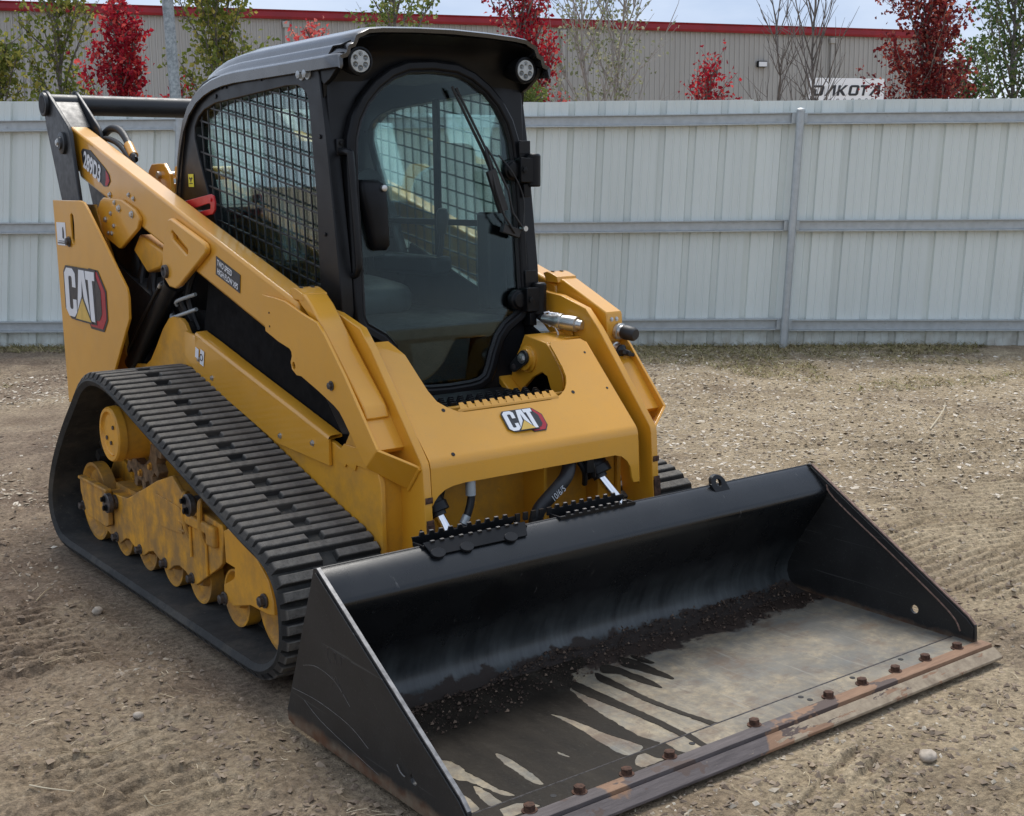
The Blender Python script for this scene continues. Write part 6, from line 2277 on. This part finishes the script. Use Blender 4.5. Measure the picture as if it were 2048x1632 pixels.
def mat_sideplate():
    M = Mat('scratched_side_plate')
    sep = M.n('ShaderNodeSeparateXYZ')
    M.l(M.co(), sep.inputs[0])
    z = sep.outputs['Z']
    n = M.noise(7, 6, 0.6)
    c = M.ramp(n, [(0.3, (0.011, 0.011, 0.011)), (0.7, (0.021, 0.021, 0.0205))])
    rot = M.n('ShaderNodeMapping')
    rot.inputs['Rotation'].default_value = (math.radians(28), 0, 0)
    rot.inputs['Scale'].default_value = (1, 0.6, 26)
    M.l(M.co(), rot.inputs['Vector'])
    sn = M.n('ShaderNodeTexNoise')
    sn.inputs['Scale'].default_value = 3
    sn.inputs['Detail'].default_value = 6
    M.l(rot.outputs[0], sn.inputs['Vector'])
    c = M.mix(M.mr(sn.outputs['Fac'], 0.66, 0.69, 0, 0.30), c, (0.12, 0.12, 0.115))
    foot = M.mr(M.math('ADD', z, M.math('MULTIPLY', M.noise(12, 5, 0.65), -0.05)), 0.022, -0.005)
    c = M.mix(M.math('MULTIPLY', foot, 0.85), c, M.ramp(M.noise(25, 4), [(0.35, (0.13, 0.055, 0.025)), (0.65, (0.20, 0.15, 0.10))]))
    spk = M.mr(M.noise(160, 2), 0.64, 0.70, 0, 0.3)
    c = M.mix(spk, c, (0.085, 0.085, 0.08))
    M.color(c)
    M.setv(Roughness=0.5)
    M.bump(M.noise(110, 4), 0.12, 0.002)
    return M.m


M_SHELL, M_FLOOR, M_EDGE, M_SIDE = mat_bucket_shell(), mat_floor(), mat_edge(), mat_sideplate()
M_EDGEW = plain('bare_worn_edge', (0.24, 0.235, 0.23), 0.45, 0.5, var=0.3, scale=40)
M_EDGER = plain('rusty_worn_edge', (0.20, 0.125, 0.095), 0.7, 0.2, var=0.4, scale=60)
W = 1.016
pf = [(0.713, 0.503), (0.700, 0.499), (0.665, 0.474), (0.625, 0.440), (0.617, 0.428), (0.618, 0.412), (0.632, 0.388), (0.665, 0.336), (0.705, 0.275), (0.742, 0.215), (0.773, 0.158), (0.790, 0.118), (0.793, 0.085), (0.782, 0.057), (0.762, 0.040), (0.735, 0.031), (0.70, 0.028)]
b = MB()
N = 40
rows = []
for i in range(N + 1):
    x = -W + 0.012 + (2 * W - 0.024) * i / N
    rows.append([b.bm.verts.new((x, y, z)) for y, z in pf])
for A, B in zip(rows, rows[1:]):
    for k in range(len(pf) - 1):
        b.bm.faces.new((A[k], A[k + 1], B[k + 1], B[k]))
bk = b.build('bucket', M_SHELL, LD, sharp=50)
sm = bk.modifiers.new('gauge', 'SOLIDIFY')
sm.thickness = 0.008
sm.offset = 1 if False else -1
b = MB()
b.tube([(-W + 0.012, 0.719, 0.500), (0, 0.719, 0.500), (W - 0.012, 0.719, 0.500)], 0.006, 8)
b.box(-W + 0.012, W - 0.012, 0.722, 0.735, 0.44, 0.500)
b.build('top_lip', M_BLACK_S, bk)
b = MB()
b.plate([(-W + 0.012, 0.082), (W - 0.012, 0.082), (W - 0.012, 0.745), (-W + 0.012, 0.745)], lambda x, y, w: (x, y, 0.028 - w), 0.014)
b.build('floor_plate', M_FLOOR, bk)
# cutting edge base (same scoured surface) and the bolted on wear edge
b = MB()
b.plate([(-1.030, -0.015), (1.030, -0.015), (1.030, 0.079), (-1.030, 0.079)], lambda x, y, w: (x, y, 0.034 - w), 0.022)
b.build('cutting_edge', M_FLOOR, bk, 0.003)
b = MB()
b.px([(0.000, 0.0345), (-0.040, 0.0345), (-0.050, 0.026), (-0.052, 0.022), (-0.085, 0.005), (-0.085, 0.0), (0.02, 0.0), (0.02, 0.010), (0.000, 0.012)], -1.036, 1.036)
b.bm.free()
b = MB()
b.px([(-0.002, 0.0375), (-0.044, 0.0365), (-0.046, 0.022), (-0.049, 0.022), (-0.050, 0.028), (-0.088, 0.006), (-0.088, -0.002), (-0.002, -0.002)], -1.036, 1.036)
b.build('wear_edge', M_EDGE, bk, 0.0015)
b = MB()
b.tube([(-1.0, 0.080, 0.032), (0, 0.080, 0.032), (1.0, 0.080, 0.032)], 0.0035, 6)
b.build('weld_bead', M_BOLTD, bk)
for x in (-0.833, -0.674, -0.515, -0.360, -0.040, 0.276, 0.436, 0.594, 0.752, 0.912):
    b_ = bolt(bk, (x + random.uniform(-.003, .003), 0.004 + random.uniform(-.003, .003), 0.0335), (random.uniform(-.05, .05), 0.05, 1), 0.0150, 0.020, M_RUSTB)
for x, y in ((-0.737, 0.030), (-0.257, 0.030), (0.216, 0.056), (0.221, 0.026), (0.452, 0.055), (0.693, 0.057)):
    b = MB()
    b.cyl((x, y, 0.0335), (x, y, 0.0353), 0.0085, n=16)
    b.build('empty_bolt_hole', M_DARK, bk)


def side_plate(s):
    sp = [(0.000, 0.000), (-0.004, 0.030), (0.000, 0.086), (0.030, 0.112), (0.700, 0.506), (0.716, 0.504), (0.735, 0.455), (0.862, 0.150), (0.912, 0.030), (0.905, 0.003), (0.88, -0.004), (0.55, -0.004)]
    b = MB()
    hc = [(0.232 + 0.015 * math.cos(-t * math.pi / 10), 0.085 + 0.015 * math.sin(-t * math.pi / 10)) for t in range(20)]
    b.px([(y, z + 0.004) for y, z in sp], s * (W - 0.012), s * W, [hc])
    o = b.build('side_plate', M_SIDE, bk, 0.0015)
    # doubler along the slanted front edge
    db = [(0.050, 0.060), (0.095, 0.115), (0.300, 0.240), (0.575, 0.400), (0.637, 0.440), (0.660, 0.470), (0.700, 0.4995), (0.694, 0.5025), (0.030, 0.108), (0.004, 0.084), (0.004, 0.030)]
    b = MB()
    if s > 0:
        b.px(db, s * (W - 0.0165), s * (W - 0.0125))
    else:
        b.px([(0.05, 0.030), (0.160, 0.045), (0.600, 0.36), (0.700, 0.44), (0.700, 0.4995), (0.030, 0.108), (0.004, 0.084), (0.004, 0.010)], s * (W + 0.0045), s * (W + 0.0005))
    b.build('edge_doubler', M_SIDE, bk, 0.001)
    # bare worn front edge
    b = MB()
    b.px([(0.004, 0.092), (0.030, 0.1150), (0.698, 0.5095), (0.698, 0.5118), (0.028, 0.1180), (0.001, 0.0935)], s * (W - 0.0115), s * (W - 0.0003))
    b.build('worn_edge', M_EDGEW if s < 0 else M_EDGER, bk)
    b = MB()
    b.tube(cr_path([(s * (W - 0.016), y, z) for y, z in ((0.62, 0.45), (0.575, 0.400), (0.300, 0.240), (0.095, 0.115), (0.05, 0.06))], 4), 0.0035, 6)
    b.build('weld_bead', M_EDGEW if s < 0 else M_EDGER, bk)


both(side_plate)
# rectangle + triangle maker's stamp pressed into the near side plate (faint)
b = MB()
for seg in (((0.655, 0.300), (0.640, 0.305)), ((0.632, 0.303), (0.604, 0.297)), ((0.597, 0.300), (0.560, 0.296)), ((0.580, 0.298), (0.580, 0.272)), ((0.635, 0.225), (0.555, 0.185)), ((0.612, 0.232), (0.640, 0.190)), ((0.612, 0.232), (0.570, 0.186)), ((0.652, 0.300), (0.655, 0.27)), ((0.655, 0.27), (0.638, 0.262)), ((0.615, 0.300), (0.622, 0.268)), ((0.615, 0.300), (0.605, 0.268))):
    (y0, z0), (y1, z1) = seg
    b.tube([(-W - 0.0002, y0, z0), (-W - 0.0002, (y0 + y1) / 2, (z0 + z1) / 2), (-W - 0.0002, y1, z1)], 0.0009, 4)
b.build('pressed_stamp', M_BOLTD, bk)
b = MB()
for pts in ([(0.800, 0.205), (0.72, 0.225), (0.62, 0.215), (0.54, 0.17)], [(0.87, 0.115), (0.72, 0.125), (0.55, 0.115), (0.45, 0.085)], [(0.80, 0.10), (0.70, 0.07), (0.52, 0.045), (0.40, 0.03)]):
    b.tube(cr_path([(-W - 0.0002, y, z) for y, z in pts], 6), 0.0007, 4)
b.tube(cr_path([(-W - 0.0051, 0.300, 0.10), (-W - 0.0051, 0.285, 0.085), (-W - 0.0051, 0.265, 0.080)], 4), 0.0016, 5)
b.build('scratches', M_EDGEW, bk)


# dark wet film left on the floor, with the dry islands between its runs
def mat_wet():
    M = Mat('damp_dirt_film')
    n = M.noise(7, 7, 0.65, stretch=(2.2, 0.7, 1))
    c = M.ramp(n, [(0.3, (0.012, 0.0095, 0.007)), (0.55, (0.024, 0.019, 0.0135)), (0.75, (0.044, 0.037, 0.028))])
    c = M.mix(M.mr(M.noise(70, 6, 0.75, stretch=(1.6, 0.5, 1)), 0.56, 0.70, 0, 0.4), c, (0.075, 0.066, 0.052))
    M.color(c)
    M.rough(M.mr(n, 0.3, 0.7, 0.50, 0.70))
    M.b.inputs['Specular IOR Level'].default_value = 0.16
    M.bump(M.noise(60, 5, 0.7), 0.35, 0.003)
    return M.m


ST = {
    'mass_edge': [(-0.097, 0.654), (-0.186, 0.617), (-0.236, 0.565), (-0.272, 0.527), (-0.287, 0.477), (-0.306, 0.398), (-0.316, 0.315), (-0.325, 0.236), (-0.330, 0.164), (-0.317, 0.129), (-0.311, 0.095)],
    'run1': [(-0.227, 0.578), (-0.218, 0.540), (-0.215, 0.449), (-0.214, 0.325), (-0.212, 0.225), (-0.215, 0.107), (-0.227, 0.010), (-0.240, -0.081), (-0.253, -0.079), (-0.249, 0.003), (-0.241, 0.089), (-0.240, 0.195), (-0.245, 0.291), (-0.255, 0.385), (-0.263, 0.458), (-0.261, 0.534)],
    'run2': [(-0.126, 0.581), (-0.121, 0.520), (-0.127, 0.439), (-0.129, 0.329), (-0.121, 0.219), (-0.106, 0.129), (-0.088, 0.063), (-0.102, 0.046), (-0.117, 0.063), (-0.126, 0.117), (-0.139, 0.201), (-0.152, 0.306), (-0.153, 0.410), (-0.157, 0.488), (-0.158, 0.534)],
    'run3': [(-0.067, 0.620), (-0.043, 0.579), (-0.039, 0.518), (-0.033, 0.451), (-0.040, 0.380), (-0.050, 0.368), (-0.063, 0.418), (-0.073, 0.471), (-0.077, 0.532), (-0.109, 0.567)],
    'run4': [(0.018, 0.629), (0.040, 0.585), (0.042, 0.512), (0.038, 0.410), (0.024, 0.398), (0.006, 0.455), (-0.006, 0.507), (-0.023, 0.574)],
    'run5': [(0.056, 0.622), (0.074, 0.585), (0.075, 0.533), (0.064, 0.527), (0.046, 0.563)],
    'run6': [(0.362, 0.616), (0.373, 0.570), (0.354, 0.508), (0.341, 0.502), (0.321, 0.539), (0.315, 0.579)],
    'isle1': [(-0.428, 0.426), (-0.414, 0.398), (-0.399, 0.325), (-0.392, 0.246), (-0.378, 0.177), (-0.364, 0.121), (-0.376, 0.100), (-0.421, 0.084), (-0.441, 0.107), (-0.440, 0.174), (-0.433, 0.250), (-0.428, 0.317), (-0.427, 0.381)],
    'isle2': [(-0.564, 0.228), (-0.559, 0.189), (-0.566, 0.183), (-0.570, 0.214)],
    'isle3': [(-0.706, 0.317), (-0.695, 0.303), (-0.691, 0.248), (-0.695, 0.189), (-0.700, 0.147), (-0.708, 0.104), (-0.718, 0.102), (-0.728, 0.137), (-0.724, 0.194), (-0.721, 0.253)],
    'isle4': [(-0.838, 0.379), (-0.823, 0.348), (-0.820, 0.305), (-0.826, 0.274), (-0.822, 0.257), (-0.818, 0.208), (-0.813, 0.149), (-0.803, 0.107), (-0.816, 0.104), (-0.831, 0.136), (-0.842, 0.185), (-0.851, 0.227), (-0.870, 0.255), (-0.877, 0.303), (-0.863, 0.365)],
    'isle5': [(-0.856, 0.203), (-0.846, 0.168), (-0.847, 0.125), (-0.850, 0.083), (-0.863, 0.083), (-0.885, 0.094), (-0.882, 0.130), (-0.873, 0.163)],
    'isle6': [(-0.911, 0.219), (-0.906, 0.182), (-0.908, 0.135), (-0.918, 0.094), (-0.954, 0.060), (-0.982, 0.051), (-0.941, 0.137), (-0.927, 0.179)],
    'edge_right': [(-0.300, 0.069), (-0.321, 0.022), (-0.305, -0.022), (-0.328, -0.064), (-0.322, -0.098)],
    'j1': [(-0.419, 0.091), (-0.395, 0.077), (-0.393, 0.032), (-0.376, -0.004), (-0.390, -0.030), (-0.438, -0.072), (-0.466, -0.075), (-0.461, -0.040), (-0.462, 0.005), (-0.447, 0.052)],
    'j3': [(-0.881, 0.058), (-0.831, 0.058), (-0.799, 0.027), (-0.789, -0.013), (-0.813, -0.039), (-0.859, -0.034), (-0.905, 0.008)],
}


def ragged(L, amp=0.0035, step=0.007, seed=0, smooth=True):
    out = []
    n = len(L)
    P = closed_loop([(a, b_, 0) for a, b_ in L], max(24, int(sum(math.dist(L[i], L[(i + 1) % n]) for i in range(n)) / step)))[0] if smooth else None
    if P is None:
        P = []
        for i in range(n):
            a, b_ = Vector((*L[i], 0)), Vector((*L[(i + 1) % n], 0))
            k = max(1, int((b_ - a).length / step))
            P += [a.lerp(b_, j / k) for j in range(k)]
    m = len(P)
    X = np.array([v.x for v in P])
    Y = np.array([v.y for v in P])
    N1 = fbm(X, Y, 60, 3, seed, 0.6)
    N2 = fbm(X + 9, Y, 60, 3, seed + 7, 0.6)
    for i in range(m):
        out.append((P[i].x + amp * float(N1[i]), P[i].y + amp * 1.6 * float(N2[i])))
    return out


M_WET = mat_wet()
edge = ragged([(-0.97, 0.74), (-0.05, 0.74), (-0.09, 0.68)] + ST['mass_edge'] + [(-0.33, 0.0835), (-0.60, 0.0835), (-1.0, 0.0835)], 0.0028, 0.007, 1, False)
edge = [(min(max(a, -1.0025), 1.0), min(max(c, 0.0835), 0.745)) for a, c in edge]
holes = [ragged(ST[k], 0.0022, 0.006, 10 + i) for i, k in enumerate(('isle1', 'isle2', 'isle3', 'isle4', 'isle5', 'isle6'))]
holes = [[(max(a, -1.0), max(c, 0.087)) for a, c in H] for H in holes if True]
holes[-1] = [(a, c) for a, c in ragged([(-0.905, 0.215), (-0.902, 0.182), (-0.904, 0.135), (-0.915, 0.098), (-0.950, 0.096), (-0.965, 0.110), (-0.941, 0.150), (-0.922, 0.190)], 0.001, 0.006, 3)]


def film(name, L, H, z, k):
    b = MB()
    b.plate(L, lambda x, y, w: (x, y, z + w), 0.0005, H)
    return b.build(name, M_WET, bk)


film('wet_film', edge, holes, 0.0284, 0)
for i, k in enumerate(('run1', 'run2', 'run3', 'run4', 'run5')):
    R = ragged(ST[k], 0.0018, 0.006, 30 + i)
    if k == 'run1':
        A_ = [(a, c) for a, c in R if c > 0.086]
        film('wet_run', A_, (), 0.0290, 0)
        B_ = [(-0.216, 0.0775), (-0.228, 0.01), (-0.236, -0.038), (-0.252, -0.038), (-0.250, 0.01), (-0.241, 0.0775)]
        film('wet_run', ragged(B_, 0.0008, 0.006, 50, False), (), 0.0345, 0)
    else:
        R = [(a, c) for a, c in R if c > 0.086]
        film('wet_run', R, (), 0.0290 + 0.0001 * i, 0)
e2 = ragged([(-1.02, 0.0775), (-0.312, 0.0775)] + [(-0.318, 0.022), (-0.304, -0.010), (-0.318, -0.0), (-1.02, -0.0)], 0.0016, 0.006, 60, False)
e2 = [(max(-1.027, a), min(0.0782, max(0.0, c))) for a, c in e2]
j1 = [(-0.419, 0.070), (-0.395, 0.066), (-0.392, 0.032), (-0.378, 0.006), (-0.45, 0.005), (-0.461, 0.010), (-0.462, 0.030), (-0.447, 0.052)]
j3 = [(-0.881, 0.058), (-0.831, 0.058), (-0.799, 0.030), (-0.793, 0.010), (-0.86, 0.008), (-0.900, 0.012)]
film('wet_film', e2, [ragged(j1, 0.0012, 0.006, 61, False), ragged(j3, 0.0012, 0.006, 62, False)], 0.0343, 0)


# serrated foot steps on top of the bucket
def foot_step(x0, x1, name):
    b = MB()
    for (y0, zt, hgt) in ((0.700, 0.516, 0.046), (0.755, 0.530, 0.040)):
        pts = []
        x = x0 + 0.03
        while x < x1 - 0.04:
            pts += [(x, zt - 0.007), (x + 0.004, zt + 0.003), (x + 0.017, zt + 0.003), (x + 0.021, zt - 0.007)]
            x += 0.0335
        L = [(x0 + 0.005, zt - 0.006)] + pts + [(x1 - 0.010, zt - 0.006), (x1, zt - 0.012), (x1 - 0.015, zt - 0.026), (x1 - 0.045, zt - hgt), (x0 + 0.045, zt - hgt), (x0 + 0.01, zt - 0.026)]
        b.plate(L[::-1], lambda u, v, w: (u, y0 + w, v), 0.006)
    for xx in (x0 + 0.006, x1 - 0.012):
        b.box(xx, xx + 0.006, 0.705, 0.756, 0.496, 0.510)
    b.box(x0 + 0.03, x1 - 0.03, 0.705, 0.757, 0.486, 0.491)
    o = b.build(name, M_BLACK, bk, 0.0012)
    # bright worn tooth tips
    b = MB()
    for (y0, zt) in ((0.700, 0.516), (0.755, 0.530)):
        x = x0 + 0.03
        while x < x1 - 0.04:
            b.box(x + 0.0045, x + 0.0165, y0 - 0.0008, y0 + 0.0068, zt + 0.0028, zt + 0.0042)
            x += 0.0335
    b.build('worn_tooth_tips', M_EDGEW, o)['kind'] = 'stuff'
    return o


foot_step(-0.680, -0.295, 'foot_step')
foot_step(-0.175, 0.150, 'foot_step')
b = MB()
x = -0.30
while x < -0.17:
    b.box(x, x + 0.016, 0.752, 0.760, 0.505, 0.530)
    x += 0.031
b.build('serration', M_BLACK_S, bk)
# weld lobes and mounting lip of the near step
for x, r in ((-0.640, 0.024), (-0.540, 0.023), (-0.380, 0.023)):
    b = MB()
    L = [(x + r * math.cos(a * math.pi / 9), 0.30 + 0.72 * r * math.sin(a * math.pi / 9)) for a in range(18)]
    b.plate(L, lambda u, v, w: (u, 0.676 + (v - 0.30) * 0.78 - w * 0.62, 0.486 + (v - 0.30) * 0.62 + w * 0.78), 0.009)
    b.build('step_tab', M_BLACK_S, bk, 0.001)
b = MB()
b.plate([(-0.66, 0.0), (-0.32, 0.0), (-0.30, 0.05), (-0.67, 0.05)], lambda u, v, w: (u, 0.672 + v * 0.75 - w * 0.5, 0.483 + v * 0.62 + w * 0.6), 0.006)
b.build('step_mounting_lip', M_BLACK, bk, 0.002)
# lifting lug on the lip
b = MB()
L = [(0.500, 0.480), (0.492, 0.512)] + [(0.530 - 0.034 * math.cos(a * math.pi / 8), 0.512 + 0.026 * math.sin(a * math.pi / 8)) for a in range(9)] + [(0.572, 0.475)]
b.plate(L, lambda u, v, w: (u, 0.698 + w - (0.512 - v) * 0.6, v), 0.016, [[(0.530 + 0.012 * math.cos(-a * math.pi / 6), 0.513 + 0.012 * math.sin(-a * math.pi / 6)) for a in range(12)]])
b.build('lifting_lug', M_BLACK_S, bk, 0.002)
# loose soil heaped in the back of the bucket
r = np.random.default_rng(4)
n = 4600
x = -0.98 + 1.96 * r.random(n)
y = 0.770 - 0.19 * r.random(n) ** 1.9 - 0.06 * (fbm(x, x * 0, 3.0, 3, 3) + 0.2)
s_ = 0.0012 + 0.0075 * r.random(n) ** 6
b = MB()
t = 0.85
for i in range(n):
    if not (-0.99 < x[i] < 0.99 and y[i] > 0.1):
        continue
    zc = 0.029 + s_[i] * 0.3 + max(0, (y[i] - 0.70)) * 0.25
    vs = [b.bm.verts.new((x[i] + a * s_[i], y[i] + c * s_[i], zc + d * s_[i])) for a, c, d in ((-1, -.4, 0), (.1, -1, .1), (1, .2, 0), (0, .9, .1), (r.random() * .4 - .2, 0, .9))]
    for f in ((0, 1, 4), (1, 2, 4), (2, 3, 4), (3, 0, 4)):
        b.bm.faces.new([vs[k] for k in f])
me = bpy.data.meshes.new('soil')
b.bm.to_mesh(me)
b.bm.free()
so = link('soil_crumbs', me, island_mat('damp_soil', [(0.0, (0.030, 0.020, 0.015)), (0.8, (0.075, 0.050, 0.036)), (1.0, (0.19, 0.135, 0.095))]), bk)
so['kind'] = 'stuff'
